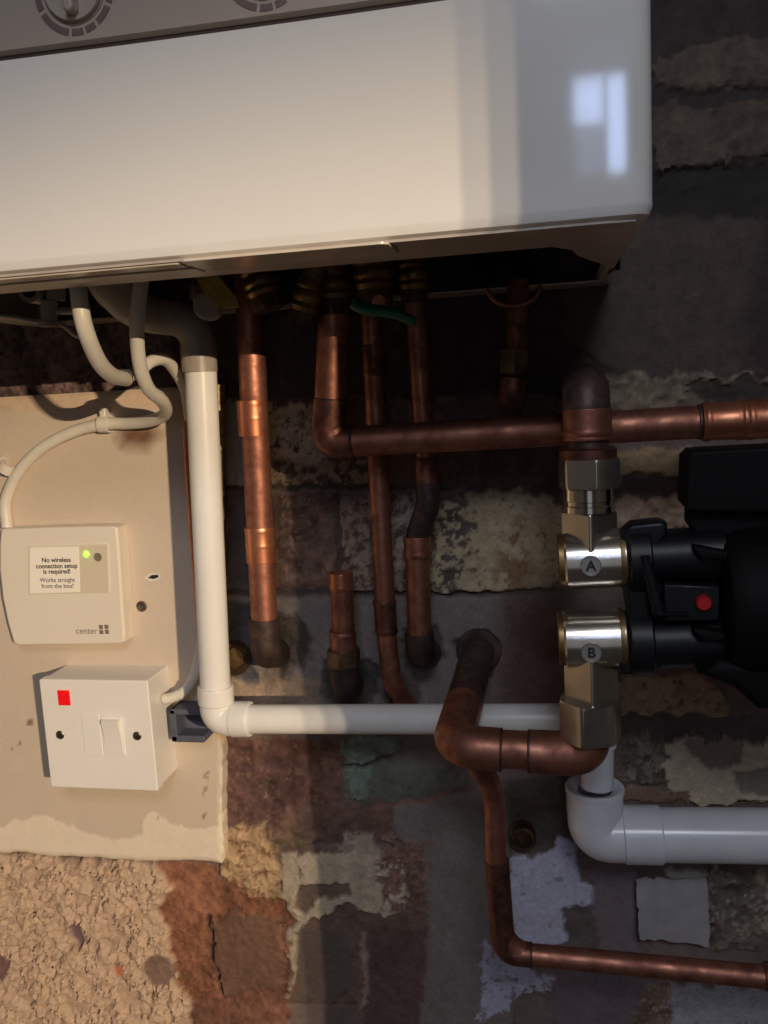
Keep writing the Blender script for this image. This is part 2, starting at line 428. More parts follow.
L([(222, 400), (262, 400), (262, 486), (222, 486)], C_(92, 92, 96), 5, 4, .15, .002, .0004)
L([(226, 494), (335, 494), (335, 586), (226, 586)], C_(72, 54, 50), 6, 2.5, .7, .002, .002, spec=C_(96, 74, 66), dens=.36)
L([(226, 488), (262, 488), (262, 590), (226, 590)], C_(50, 44, 48), 6, 8, .3, .001, .001)
L([(341, 496), (372, 494), (372, 590), (341, 588)], C_(98, 84, 78), 7, 2, .3, .003, .0015, spec=C_(58, 42, 40), dens=.5)
L([(390, 494), (420, 494), (420, 590), (390, 590)], C_(104, 92, 88), 7, 2, .4, .003, .0015, spec=C_(52, 42, 42), dens=.48)
L([(432, 500), (480, 494), (530, 490), (566, 505), (566, 560), (556, 590), (432, 590)], C_(122, 108, 92), 12, 2, .22, .004, .0018, spec=C_(56, 48, 44), dens=.33)
L([(436, 500), (476, 496), (470, 560), (462, 588), (436, 588)], C_(60, 50, 50), 16, 6, .6, .004, .001, thr=.47, scale=5)
L([(498, 540), (525, 520), (530, 588), (500, 588)], C_(92, 68, 52), 14, 14, .4, .004, .001, thr=.42)
w.line([(222, 487), (335, 488), (445, 486)], 5, mortar)
w.line([(222, 593), (335, 592), (440, 594), (560, 590)], 6, mortar)
w.line([(338, 494), (338, 590)], 5, C_(58, 50, 50)); w.line([(381, 494), (381, 590)], 5, mortar)
# smooth cement course
L([(222, 597), (360, 597), (500, 594), (512, 640), (505, 706), (222, 706)], C_(84, 76, 78), 5, 3, .16, .003, .0004)
L([(500, 594), (566, 590), (566, 712), (496, 712)], C_(62, 45, 42), 6, 30, .22, .003, .0006)
L([(228, 680), (320, 675), (318, 708), (228, 708)], C_(104, 88, 80), 10, 8, .25, .003, .0006)
L([(228, 600), (262, 600), (258, 680), (228, 680)], C_(46, 44, 52), 8, 6, .3, .001, .001)
L([(270, 615), (300, 612), (312, 640), (306, 668), (276, 678), (262, 650)], C_(52, 44, 42), 10, 8, .3, .0, .002)
L([(322, 660), (372, 655), (382, 690), (362, 712), (325, 704)], C_(46, 40, 40), 8, 5, .3, .0, .001)
L([(404, 630), (436, 624), (444, 655), (430, 672), (406, 668)], C_(54, 48, 48), 6, 5, .2, .0, .001)
L([(452, 640), (485, 630), (500, 648), (492, 675), (462, 672)], C_(44, 38, 38), 5, 5, .2, -.001, .001)
L([(386, 690), (404, 672), (420, 690), (418, 708), (390, 708)], C_(56, 50, 50), 6, 5, .2, .001, .001)
L([(616, 676), (690, 672), (724, 690), (726, 712), (616, 714)], C_(112, 92, 76), 8, 2, .35, .004, .0015, spec=C_(66, 44, 36), dens=.36)
L([(616, 714), (800, 714), (800, 736), (616, 738)], C_(58, 52, 52), 6, 3, .3, .0, .001)
# below the white pipe
L([(222, 738), (342, 738), (342, 836), (222, 836)], C_(80, 56, 50), 6, 3, .6, .001, .002, spec=C_(98, 70, 60), dens=.36)
L([(222, 738), (300, 738), (300, 830), (222, 830)], W_(92, 60, 46), 8, 16, .6, .001, .002, spec=W_(122, 84, 60), dens=.38)
L([(343, 738), (398, 738), (392, 756), (402, 770), (380, 792), (350, 800), (343, 775)], C_(82, 90, 86), 9, 3, .35, .003, .001, spec=C_(70, 76, 74), dens=.38)
L([(380, 752), (470, 775), (470, 788), (400, 800), (365, 806)], C_(70, 70, 66), 12, 6, .4, .002, .001)
L([(285, 806), (395, 800), (392, 838), (285, 840)], C_(78, 58, 54), 8, 3, .4, .001, .0015)
L([(392, 806), (470, 792), (512, 788), (512, 1060), (408, 1060), (428, 940), (424, 846), (396, 838)], C_(86, 78, 80), 4, 5, .14, .003, .0005)
w.line([(342, 764), (372, 764), (392, 756)], 3, C_(54, 50, 50))
w.line([(372, 808), (420, 800), (470, 786)], 3.5, C_(92, 66, 62), .0012)
L([(506, 780), (566, 770), (580, 845), (512, 850)], C_(58, 50, 50), 8, 6, .3, .001, .001)
# cream rough plaster between the board and the scraped patch
L([(225, 828), (262, 828), (280, 845), (284, 925), (250, 920), (225, 888), (218, 862)], W_(168, 130, 84), 12, 3, .5, .004, .003, spec=W_(112, 72, 44), dens=.4)
L([(270, 832), (300, 828), (330, 836), (300, 850), (282, 870)], W_(120, 92, 62), 8, 4, .4, .003, .002)
# scraped paint patch
L([(284, 846), (425, 846), (425, 1002), (284, 1002)], C_(74, 58, 55), 3, 2, .35, .002, .001)
L([(283, 853), (298, 850), (302, 900), (300, 960), (290, 998), (284, 998)], C_(116, 104, 96), 2, 2, .15, .004, .0005)
L([(298, 856), (340, 850), (372, 848), (398, 852), (406, 870), (410, 905), (392, 912), (350, 900), (312, 918), (300, 930)], C_(136, 122, 112), 9, 1.6, .25, .005, .001)
L([(300, 884), (350, 878), (352, 892), (320, 896), (306, 912), (296, 908)], C_(80, 65, 60), 5, 2, .2, .002, .001)
L([(372, 838), (428, 838), (428, 912), (385, 908)], C_(96, 70, 64), 10, 3, .6, .003, .003, thr=.45, scale=5)
L([(340, 834), (372, 834), (378, 850), (334, 848)], C_(118, 104, 98), 10, 2, .3, .004, .002)
L([(298, 930), (345, 925), (352, 985), (330, 1000), (296, 998)], C_(66, 56, 54), 6, 4, .15, .003, .0004)
L([(362, 930), (368, 930), (370, 1000), (362, 1010)], C_(108, 88, 82), 9, 3, .3, .003, .002)
L([(370, 930), (432, 930), (412, 1060), (366, 1060)], C_(66, 50, 50), 8, 6, .3, .001, .001)
# lavender paint
L([(511, 858), (545, 852), (560, 838), (578, 842), (582, 880), (598, 890), (594, 905), (572, 905), (574, 938), (560, 946), (511, 948)], C_(128, 126, 148), 7, 1.5, .12, .003, .0005, spec=C_(92, 86, 98), dens=.32)
L([(486, 938), (512, 962), (555, 972), (550, 990), (520, 994), (500, 1012), (478, 1018), (482, 975)], C_(122, 120, 142), 7, 1.5, .16, .003, .0006, spec=C_(84, 74, 80), dens=.42)
L([(560, 905), (600, 902), (606, 950), (570, 950)], C_(66, 58, 60), 6, 3, .3, .001, .001)
L([(590, 862), (638, 865), (640, 955), (598, 955)], C_(82, 72, 80), 5, 5, .14, .002, .0004)
L([(555, 965), (640, 972), (640, 1060), (540, 1060)], C_(76, 66, 74), 6, 5, .2, .002, .0006)
# right-hand flaking paint
L([(620, 735), (670, 735), (665, 785), (625, 785)], C_(84, 78, 72), 12, 3, .6, .003, .003, spec=C_(52, 46, 46), dens=.45)
L([(664, 738), (800, 740), (860, 742), (860, 806), (700, 800), (664, 790)], C_(142, 130, 118), 12, 1.6, .2, .005, .001)
L([(688, 740), (740, 738), (745, 758), (715, 766), (694, 756)], C_(98, 86, 80), 9, 2, .2, .003, .001)
L([(732, 768), (772, 765), (790, 780), (770, 796), (736, 792)], C_(98, 90, 86), 5, 2, .15, .002, .0006)
L([(622, 788), (690, 790), (690, 800), (622, 802)], C_(94, 74, 64), 6, 2, .3, .003, .001)
L([(700, 862), (800, 864), (860, 864), (860, 950), (712, 950)], C_(70, 62, 60), 10, 3, .8, .002, .004, spec=C_(124, 112, 104), dens=.35)
L([(752, 868), (800, 868), (860, 870), (860, 945), (760, 930)], C_(104, 94, 86), 14, 2, .6, .003, .004, thr=.46, scale=5)
L([(650, 985), (700, 982), (780, 990), (860, 992), (860, 1060), (640, 1060)], C_(112, 110, 122), 10, 2, .2, .004, .001, spec=C_(62, 54, 56), dens=.30)
L([(640, 982), (672, 984), (664, 1060), (630, 1060)], C_(82, 66, 62), 12, 3, .7, .003, .003, spec=C_(108, 94, 88), dens=.42)
L([(664, 868), (705, 868), (702, 878), (668, 876)], C_(130, 126, 128), 5, 2, .15, .004, .0006)
# orange brick and stones, lower left
L([(150, 860), (290, 900), (290, 1300), (140, 1300)], W_(118, 70, 42), 10, 6, .55, .001, .002, spec=W_(150, 94, 56), dens=.35)
L([(165, 862), (216, 864), (222, 905), (190, 930), (168, 900)], W_(140, 86, 54), 10, 6, .5, .001, .002)
L([(212, 920), (240, 912), (282, 915), (284, 990), (225, 995), (212, 960)], W_(102, 68, 46), 7, 2, .25, .003, .0012)
L([(258, 988), (290, 985), (290, 1060), (180, 1060), (182, 1000)], W_(108, 66, 44), 10, 5, .6, .001, .0015)
w.line([(211, 915), (214, 960), (224, 995)], 4, W_(60, 38, 28))
# wood-chip plaster
chip = [(-620, 840), (160, 858), (172, 880), (162, 905), (172, 930), (176, 965), (186, 1000), (190, 1060), (200, 1300), (-620, 1300)]
L(chip, W_(182, 144, 104), 10, 3, .12, .004, 0)
m = (w.u < 230) & (w.v > 830)
q1 = fbm(w.x[m] / 11 + 2.6 * w.wu[m], w.z[m] / 11 + 2.6 * w.wv[m], 55, 2, .4); q2 = fbm(w.x[m] / 5, w.z[m] / 5, 66, 3, .5)
kk = np.clip(inpoly(w.u[m] + w.wu[m] * 24, w.v[m] + w.wv[m] * 24, chip) / 6, 0, 1)
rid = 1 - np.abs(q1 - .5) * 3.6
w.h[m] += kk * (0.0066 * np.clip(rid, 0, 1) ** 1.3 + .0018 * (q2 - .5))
w.c[m] *= (1 - .22 * kk * np.clip(.45 - rid, 0, 1) - .22 * kk * (w.n_big[m] - .5))[:, None]  # hollows between the folds darkened in the colour, as painted shade
L([(148, 958), (158, 950), (172, 954), (178, 968), (172, 980), (156, 980), (149, 970)], W_(124, 92, 68), 2, 2, .25, .006, .0006)
L([(-20, 950), (8, 950), (15, 962), (8, 976), (-20, 976)], W_(112, 78, 60), 2, 2, .25, .006, .0006)
L([(72, 922), (80, 920), (86, 938), (82, 944), (74, 934)], W_(104, 76, 66), 2, 2, .2, .002, .0006)
L([(118, 962), (128, 960), (128, 970), (120, 972)], W_(186, 104, 66), 3, 2, .2, .005, .0006)
rgh = 0.0006 * (w.n_fine - .5) + .0006 * (w.n_mid - .5)
V = np.stack([X, -(w.h + rgh), Z], -1)
WALLM = paint_mat('weathered_plaster_and_brick', 0.82, 0.35)
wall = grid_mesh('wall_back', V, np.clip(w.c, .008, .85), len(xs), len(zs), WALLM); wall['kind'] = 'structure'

# ---- the rest of the little room (behind the camera; only its light shows)
def struct(name, mb, m):
    o = mb.build(name, m); o['kind'] = 'structure'; return o
RY = -2.75
struct('floor', box((RX0 - .1, -4.6, -.05), (3.4, .1, 0)), ROOMFLOOR)
struct('ceiling', box((RX0 - .1, -4.6, RZ1), (3.4, .1, RZ1 + .05)), ROOMWALL)
struct('wall_left', box((RX0 - .1, -4.6, 0), (RX0, .1, RZ1)), ROOMWALL)
struct('wall_right', box((RX1 + .008, -0.93, 0), (RX1 + .12, .1, RZ1)), ROOMWALL)
WX0, WX1, WZ0, WZ1 = 0.09, 0.32, 2.03, 2.385
fw = MB()
struct('wall_front', box((RX0, RY - .1, 0), (WX0, RY, RZ1), box((WX1, RY - .1, 0), (0.75, RY, RZ1), box((WX0, RY - .1, 0), (WX1, RY, WZ0), box((WX0, RY - .1, WZ1), (WX1, RY, RZ1))))), ROOMWALL)
wn = struct('window_1', box((WX0, RY - .08, WZ0), (WX1, RY - .04, WZ0 + .03), box((WX0, RY - .08, WZ1 - .03), (WX1, RY - .04, WZ1), box((WX0, RY - .08, WZ0 + .03), (WX0 + .015, RY - .04, WZ1 - .03), box((WX1 - .015, RY - .08, WZ0 + .03), (WX1, RY - .04, WZ1 - .03), box((WX0 + .105, RY - .08, WZ0 + .03), (WX0 + .125, RY - .04, WZ1 - .03)))))), WINFRAME)
box((WX0 + .015, RY - .07, WZ0 + .19), (WX0 + .105, RY - .06, WZ1 - .03)).build('pane', SKYPANE, wn)
box((WX0 + .015, RY - .07, WZ0 + .03), (WX0 + .105, RY - .06, WZ0 + .19)).build('pane', SKYPANE2, wn)
box((WX0 + .125, RY - .07, WZ0 + .03), (WX1 - .015, RY - .06, WZ1 - .03)).build('pane', SKYPANE, wn)

# ------------------------------------------------------------------ cream backing board
BD = 0.014
def make_board():
    tr = at(219, 392, BD); br = at(222, 862, BD); z0 = at(110, 857, BD).z; z1 = at(90, 392, BD).z
    x0 = -0.62; nx, nz = 300, 240
    a = np.linspace(0, 1, nx); b = np.linspace(0, 1, nz); A, B = np.meshgrid(a, b)
    Zb = z0 + (z1 - z0) * B
    xr = br.x + (tr.x - br.x) * B
    edge = (fbm(Zb * 1000 / 13, Zb * 0 + 3.3, 15, 3) - .5) * .005 * np.clip((A - .9) / .1, 0, 1)
    Xb = x0 + (xr - x0) * A + edge
    Zb = Zb + (fbm(Xb * 1000 / 22, Xb * 0 + 8.1, 16, 3) - .5) * .006 * np.clip((.05 - B) / .05, 0, 1) + (Xb - tr.x) * 0.01 * (1 - B)
    p = Paint(Xb, Zb, -BD, alb((200, 170, 130), WARM))
    p.c *= (1 + .05 * (p.n_big - .5) + .05 * (p.n_mid - .5))[..., None]
    p.layer([(-80, 826), (0, 824), (40, 816), (62, 822), (90, 834), (118, 842), (140, 834), (150, 812), (168, 822), (190, 832), (216, 826), (226, 740), (240, 740), (240, 880), (-80, 880)], W_(222, 192, 148), 5, 2, .06, .0004, 0)
    p.layer([(-80, 392), (172, 392), (168, 406), (60, 412), (-80, 410)], W_(206, 168, 122), 4, 5, .15, 0, 0)
    p.layer([(118, 430), (150, 424), (160, 434), (146, 448), (124, 446)], W_(120, 80, 50), 4, 16, .3, 0, 0)
    p.layer([(204, 380), (240, 380), (240, 740), (214, 740)], W_(188, 150, 96), 6, 3, .4, 0, .001, spec=W_(120, 88, 56), dens=.4)
    p.layer([(203, 775), (209, 772), (206, 795), (202, 800)], W_(160, 126, 94), 3, 2, .2, 0, 0, thr=.5)
    p.layer([(200, 815), (206, 812), (204, 822), (198, 822)], W_(140, 110, 84), 3, 2, .2, 0, 0, thr=.5)
    for (u, v, r) in ((30, 722, 3), (20, 742, 1.5), (170, 745, 1.5), (158, 818, 1), (13, 748, 1)):
        p.layer([(u - r, v - r), (u + r, v - r), (u + r, v + r), (u - r, v + r)], W_(140, 104, 76), 2, 2, .2, 0, 0)
    bev = np.minimum.reduce([(1 - A) / .012, B / .012, (1 - B) / .012]); bev = np.clip(bev, 0, 1)
    Yb = -(BD - .002 * (1 - bev) ** 2 + p.h)
    Vb = np.stack([Xb, Yb, Zb], -1)
    ring_ = [(0, i) for i in range(nx)] + [(j, nx - 1) for j in range(1, nz)] + [(nz - 1, i) for i in range(nx - 2, -1, -1)] + [(j, 0) for j in range(nz - 2, 0, -1)]
    n0 = nx * nz; k = len(ring_); ev = []; ec = []; ef = []
    for q, (j, i) in enumerate(ring_):
        ev.append((Vb[j, i, 0], -0.0005, Vb[j, i, 2])); ec.append(p.c[j, i] * .85)
        j2, i2 = ring_[(q + 1) % k]
        ef.append((j * nx + i, n0 + q, n0 + (q + 1) % k, j2 * nx + i2))
    o = grid_mesh('backing_board', Vb, p.c, nx, nz, paint_mat('cream_board_paint', .55, .08, .97, 1.03), (np.array(ev), np.array(ec)), np.array(ef))
    return tag(o, 'cream painted backing board on the wall behind the two white electrical boxes', 'board')
make_board()

# ------------------------------------------------------------------ boiler
BY = 0.25; BZ = at(655, 216, BY).z
bx1 = at(655, 215, BY).x; bx0 = bx1 - 0.44; bz1 = 2.16
boiler = thing('boiler', 'white wall hung boiler with glossy front and dials, above the copper pipes', 'boiler', ((bx0 + bx1) / 2, 0, BZ))
def rounded_case(x0, x1, ya, yf, z0, z1, r, n=8):
    """sheet steel case open below and behind: sides and front with rounded vertical corners"""
    pr = [(x0, ya)]
    for k in range(n + 1):
        a = math.pi - math.pi / 2 * k / n; pr.append((x0 + r + r * math.cos(a), yf + r - r * math.sin(a)))
    for k in range(n + 1):
        a = math.pi / 2 - math.pi / 2 * k / n; pr.append((x1 - r + r * math.cos(a), yf + r - r * math.sin(a)))
    pr.append((x1, ya)); return pr
zc = lambda x: at(384, 3, BY).z - 0.0012 + 0.04 * max(0.0, (at(384, 3, BY).x - x)) ** 2   # gently bowed seam under the control panel
def case_mesh(zlo, zhi, t, yf, lip=True):
    pr = rounded_case(bx0, bx1, -0.004, yf, 0, 0, 0.008); n = len(pr)
    # resample the long front so that the seam can bow
    q = []
    for i in range(n - 1):
        a, b = pr[i], pr[i + 1]; L_ = math.hypot(b[0] - a[0], b[1] - a[1]); k = max(1, int(L_ / .012))
        for j in range(k): q.append((a[0] + (b[0] - a[0]) * j / k, a[1] + (b[1] - a[1]) * j / k))
    q.append(pr[-1]); n = len(q)
    lay = []
    cx = (bx0 + bx1) / 2
    def ins(p, d):
        return (p[0] + (d if p[0] < cx else -d) * min(1, abs(p[0] - cx) / .19), p[1] + d if p[1] < -.02 else p[1])
    if lip: lay += [(lambda p: ins(p, .012), lambda p: zlo(p[0]) + .004), (lambda p: ins(p, .010), lambda p: zlo(p[0])), (lambda p: ins(p, .004), lambda p: zlo(p[0]) + .0004), (lambda p: ins(p, .0012), lambda p: zlo(p[0]) + .0018), (lambda p: p, lambda p: zlo(p[0]) + .005), (lambda p: p, lambda p: zlo(p[0]) + .0065)]
    else: lay += [(lambda p: ins(p, t), lambda p: zlo(p[0])), (lambda p: p, lambda p: zlo(p[0]) + .0012)]
    lay += [(lambda p: p, lambda p: zhi(p[0]) - .003), (lambda p: p, lambda p: zhi(p[0]) - .0012), (lambda p: ins(p, .003), lambda p: zhi(p[0]))]
    mb = MB(); vs = []; fs = []
    for fx, fz in lay:
        for p in q:
            a = fx(p); vs.append((a[0], a[1], fz(p)))
    for j in range(len(lay) - 1):
        for i in range(n - 1): fs.append([j * n + i, j * n + i + 1, (j + 1) * n + i + 1, (j + 1) * n + i])
    mb.add(vs, fs); return mb
c1 = case_mesh(lambda x: BZ, lambda x: zc(x), .004, -BY); c1.build('front_casing', BOILER, boiler)
c2 = case_mesh(lambda x: zc(x) + .0022, lambda x: bz1, .003, -BY + .0006, lip=False); c2.build('control_panel', PANEL, boiler)
box((bx0 + .004, -.240, bz1 - .004), (bx1 - .004, -.004, bz1)).build('top_cover', BOILER, boiler)
# seam backing so that the gap reads dark
sm = MB(); xsn = np.linspace(bx0 + .015, bx1 - .015, 30)
vs = []
for x in xsn: vs += [(x, -BY + .004, zc(x) - .004), (x, -BY + .004, zc(x) + .007), (x, -BY + .008, zc(x) - .004), (x, -BY + .008, zc(x) + .007)]
fs = []
for i in range(29):
    a = i * 4; fs += [[a, a + 4, a + 5, a + 1], [a + 2, a + 3, a + 7, a + 6], [a, a + 2, a + 6, a + 4], [a + 1, a + 5, a + 7, a + 3]]
sm.add(vs, fs).build('seam_backing', SEAM, boiler)
# base: a steel tray with a large torn-edged opening for the pipes
def base_plate():
    zt = BZ - .0006
    jag = [atz(u, v, zt) for u, v in ((552, 247), (572, 250), (578, 256), (592, 261), (605, 265), (607, 269), (620, 270), (606, 274), (604, 283))]
    hole = [(bx0 + .03, jag[0].y)] + [(p.x, p.y) for p in jag] + [(bx0 + .03, -.03)]
    hole[-2] = (hole[-2][0], -.03)
    out = [(bx0 + .005, -.2465), (bx1 - .02, -.2465), (bx1 - .007, -.2455), (bx1 - .005, -.20), (bx1 - .005, -.18), (bx1 - .005, -.165), (bx1 - .005, -.158), (bx1 - .005, -.14), (bx1 - .005, -.10), (bx1 - .005, -.006), (bx0 + .005, -.006)]
    n = len(hole); vs = [(x, y, zt) for x, y in hole] + [(x, y, zt) for x, y in out] + [(x, y, zt + .0015) for x, y in hole] + [(x, y, zt + .0015) for x, y in out]
    fs = []
    for i in range(n):
        j = (i + 1) % n
        fs += [[i, j, n + j, n + i], [2 * n + i, 3 * n + i, 3 * n + j, 2 * n + j], [i, 2 * n + i, 2 * n + j, j], [n + i, n + j, 3 * n + j, 3 * n + i]]
    return MB().add(vs, fs)
base_plate().build('base_tray', STEEL, boiler)
box((bx0 + .02, -.235, BZ + .09), (bx1 - .02, -.012, BZ + .095)).build('inner_chassis', DARKSTEEL, boiler)
# pale strip along the lower front lip
s0 = at(180, 262, BY); s1 = at(388, 245, BY)
st = MB(); z_ = BZ - .0002
def flat(x0, x1, ya, yb, za, zb, r):
    m_ = slab([(x, y) for x, y in rrect(x0, ya, x1, yb, r)], za, zb, .0003)
    m_.v = [Vector((p.x, p.z, p.y)) for p in m_.v]; return m_
flat(s0.x, s1.x, -BY - .0016, -BY + .030, z_ - .0005, z_ - .0016, .004).build('trim_strip', CLEARSTRIP, boiler, label='pale plastic strip under the front edge')
flat(bx0 + .02, s0.x - .003, -BY + .005, -BY + .016, z_ - .0005, z_ - .0014, .002).build('trim_strip', CLEARSTRIP, boiler)
flat(bx0 + .02, s0.x - .001, -BY + .020, -BY + .034, z_ - .0005, z_ - .0018, .002).build('trim_strip', STEEL, boiler)
# dials on the control panel
def arc_seg(mb, c, r0, r1, a0, a1, y0, y1, n=8):
    vs = []; fs = []
    for k in range(n + 1):
        a = math.radians(a0 + (a1 - a0) * k / n)
        for y in (y0, y1):
            for r in (r0, r1): vs.append((c[0] + r * math.sin(a), y, c[1] - r * math.cos(a)))
    for k in range(n):
        a = k * 4; fs += [[a, a + 1, a + 5, a + 4], [a + 2, a + 6, a + 7, a + 3], [a, a + 4, a + 6, a + 2], [a + 1, a + 3, a + 7, a + 5]]
    fs += [[0, 2, 3, 1], [n * 4, n * 4 + 1, n * 4 + 3, n * 4 + 2]]
    return mb.add(vs, fs)
for (u, v) in ((73, -11), (263, -38)):
    c = at(u, v, BY); yb = -BY + .0006
    dl = MB()
    lathe((c.x, yb + .002, c.z), (0, -1, 0), [(0, .0142), (.003, .0142), (.0042, .0136), (.0042, .0118), (.0034, .0112), (.0034, .001)], n=48, mb=dl)
    dial = dl.build('dial', PANEL, boiler)
    slab(rrect(c.x - .0024, c.z - .0118, c.x + .0024, c.z + .0118, .0022), yb - .0012, yb - .0075, .0012).build('dial_grip', PANEL, dial)
    sc = MB()
    for a0, a1 in ((-62, -14), (-9, 9), (13, 29), (34, 60), (65, 112), (-112, -68)):
        arc_seg(sc, (c.x, c.z), .0166, .0196, a0, a1, yb + .0005, yb - .0003)
    arc_seg(sc, (c.x, c.z), .0148, .0152, -120, 120, yb + .0005, yb - .0002, 24)
    sc.build('dial_scale', DIALGREY, dial)

# ------------------------------------------------------------------ copper pipes
def px(pts): return [at(*p) for p in pts]
def along(path, t):
    """point and direction at fraction t of a polyline"""
    P = [Vector(p) for p in path]; Ls = [(P[i + 1] - P[i]).length for i in range(len(P) - 1)]; s = t * sum(Ls)
    for i, l in enumerate(Ls):
        if s <= l or i == len(Ls) - 1: return P[i] + (P[i + 1] - P[i]) * (s / l), (P[i + 1] - P[i]).normalized()
        s -= l
def up_to(p, d): return p + d * ((BZ + .07 - p.z) / d.z)
ZB = BZ + .05      # where pipes vanish up inside the boiler

# 1 the bright copper pipe beside the white pipe
a, b, c = at(249, 300, .045), at(252, 400, .045), at(266, 652, .045)
top = up_to(a, a - b)
t = thing('copper_pipe', 'bright upright copper pipe immediately right of the tall white pipe', 'pipe', c, None)
sweep(fillet([top, a, c, at(276, 652, .004)], .012), .0099).build('tube', COPPER, t)
k0, k1 = at(252, 400, .045), at(254, 436, .045)
sleeve(k0, k1, .0108, rings=(.1, .5), bead=.0003, lip=.0002).build('coupling', COPPER_BRIGHT, t)
k0, k1 = at(259.5, 527, .045), at(261.5, 562, .045)
sleeve(k0, k1, .0108, rings=(.08, .5), bead=.0003, lip=.0002).build('coupling', COPPER_BRIGHT, t)
sweep(fillet([at(264, 618, .045), at(266, 653, .045), at(276, 653, .003)], .014), .0116).build('elbow', COPPER_DARKEST, t)

# 2 run under the boiler: down, then right behind the pump elbow and out of the picture
hd = .078
hA, hB = at(328, 443, hd), at(880, 412, hd)
vT = at(333, 330, hd)
t = thing('copper_pipe', 'long level copper pipe crossing in front of the others at mid height', 'pipe', hA)
topv = up_to(vT, vT - at(330, 420, hd))
sweep(fillet([topv, vT, hA, hB], .014), .0102).build('tube', COPPER, t)
sweep(fillet([at(330.5, 400, hd), hA, at(352, 441.5, hd)], .013), .0113).build('elbow', COPPER_DULL, t)
ring(at(353, 441.5, hd), hB - hA, .0113, .0012).build('solder_ring', SOLDER, t)
ring(at(330.6, 400, hd), vT - hA, .0113, .001).build('solder_ring', SOLDER, t)
sleeve(at(701, 422, hd), at(740, 420, hd), .0116, rings=(.15, .95)).build('coupling', COPPER_BRIGHT, t)
sleeve(at(741, 420, hd), at(812, 416, hd), .0121, rings=(.12, .8)).build('coupling', COPPER_BRIGHT, t)
ring(at(699, 422, hd), hB - hA, .0108, .0012).build('solder_ring', SOLDER, t)

# 3 thin upright pipe with the swept bottom bend
t = thing('copper_pipe', 'thin upright copper pipe that curves into the wall above the white pipe', 'pipe', at(404, 700, .01))
p0, p1, p2 = at(371, 310, .042), at(379, 480, .042), at(387, 640, .042)
path = [up_to(p0, p0 - p1), p0, p1, p2, at(392, 682, .040), at(408, 706, .016), at(414, 712, .003)]
sweep(fillet(path, .022), .0072).build('tube', COPPER, t)
sleeve(at(384.4, 600, .042), at(386.6, 633, .042), .0080, rings=(.08, .92), bead=.0004).build('coupling', COPPER_DULL, t)
sleeve(at(373.2, 345, .042), at(374.8, 376, .042), .0080, rings=(.9,), bead=.0004).build('coupling', COPPER_DULL, t)

# 4 pipe with the dog-leg
t = thing('copper_pipe', 'upright copper pipe with a dark dog leg below the level pipe', 'pipe', at(422, 660, .02))
q0, q1, q2, q3, q4 = at(414, 290, .045), at(425, 455, .045), at(429, 500, .045), at(417, 540, .040), at(420, 650, .040)
up_ = up_to(q0, q0 - q1)
sweep(fillet([up_, q0, q2], .02), .0070).build('tube', COPPER, t)
sleeve(at(425.5, 458, .045), at(427.3, 484, .045), .0081, rings=(.1, .5)).build('coupling', COPPER_DULL, t)
sweep(fillet([at(427.2, 482, .045), at(428.6, 503, .045), at(418, 534, .040), at(417.5, 552, .040)], .014), .0086).build('elbow', COPPER_DARKEST, t)
sleeve(at(417.2, 536, .040), at(417.8, 558, .040), .0096, rings=(.8,)).build('coupling', COPPER, t)
sweep(fillet([at(417.4, 545, .040), q4, at(424, 652, .004)], .012), .0088).build('tube', COPPER, t)
sweep(fillet([at(419.4, 633, .040), at(420.5, 653, .040), at(427, 652, .003)], .013), .0108).build('elbow', COPPER_DARKEST, t)

# 5 capped stub
t = thing('copper_stub', 'short capped copper stub standing alone between the upright pipes', 'pipe', at(345, 685, .02))
s0, s1 = at(341, 573, .045), at(345, 672, .045)
lathe(s0, s1 - s0, [(0, .0066), (0, .0080), (.001, .0083), (.040, .0083), (.075, .0083)], n=36).build('tube', COPPER, t)
sleeve(at(341, 572, .045), at(341.6, 588, .045), .0087, rings=(.9,), bead=.0004).build('cap', COPPER_BRIGHT, t)
sleeve(at(342.6, 630, .045), at(343.3, 650, .045), .0095, rings=(.2,)).build('coupling', COPPER, t)
prism(at(343.3, 649, .045), s1 - s0, .012, .0130, ch=.002).build('nut', BRASS_DULL, t)
sweep(fillet([at(343.9, 664, .045), at(345, 684, .045), at(350, 683, .003)], .013), .0106).build('elbow', COPPER_DARKEST, t)

# thin pipe half hidden by the white one
t = thing('copper_pipe', 'thin orange copper pipe half hidden at the left of the tall white pipe', 'pipe', at(200, 690, .02))
sweep(spline(px([(186, 345, .022), (190, 450, .022), (196, 540, .022), (203, 630, .022), (208, 700, .022)])), .0048).build('tube', COPPER_BRIGHT, t)
# old pipe in the shade behind
t = thing('copper_pipe', 'dark old copper pipe with brass joint in the shade below the boiler', 'pipe', at(512, 395, .03))
sweep(fillet(px([(519, 270, .05), (514, 380, .05), (512, 400, .003)]), .016), .0072).build('tube', COPPER_DULL, t)
prism(at(514.5, 350, .05), at(513.8, 372, .05) - at(514.5, 350, .05), .0155, .0108).build('nut', BRASS_DULL, t)
sweep(fillet(px([(514, 378, .05), (511, 398, .05), (513, 398, .004)]), .012), .0095).build('elbow', COPPER_DULL, t)
prism(at(505, 280, .06), (0, 0, 1), .02, .020, rot=.3).build('union_nut', BLACKMATT, t)
sweep(spline(px([(487, 290, .078), (497, 302, .08), (515, 306, .08), (532, 300, .08), (541, 286, .078)])), .0018).build('wire_bail', COPPER, t)

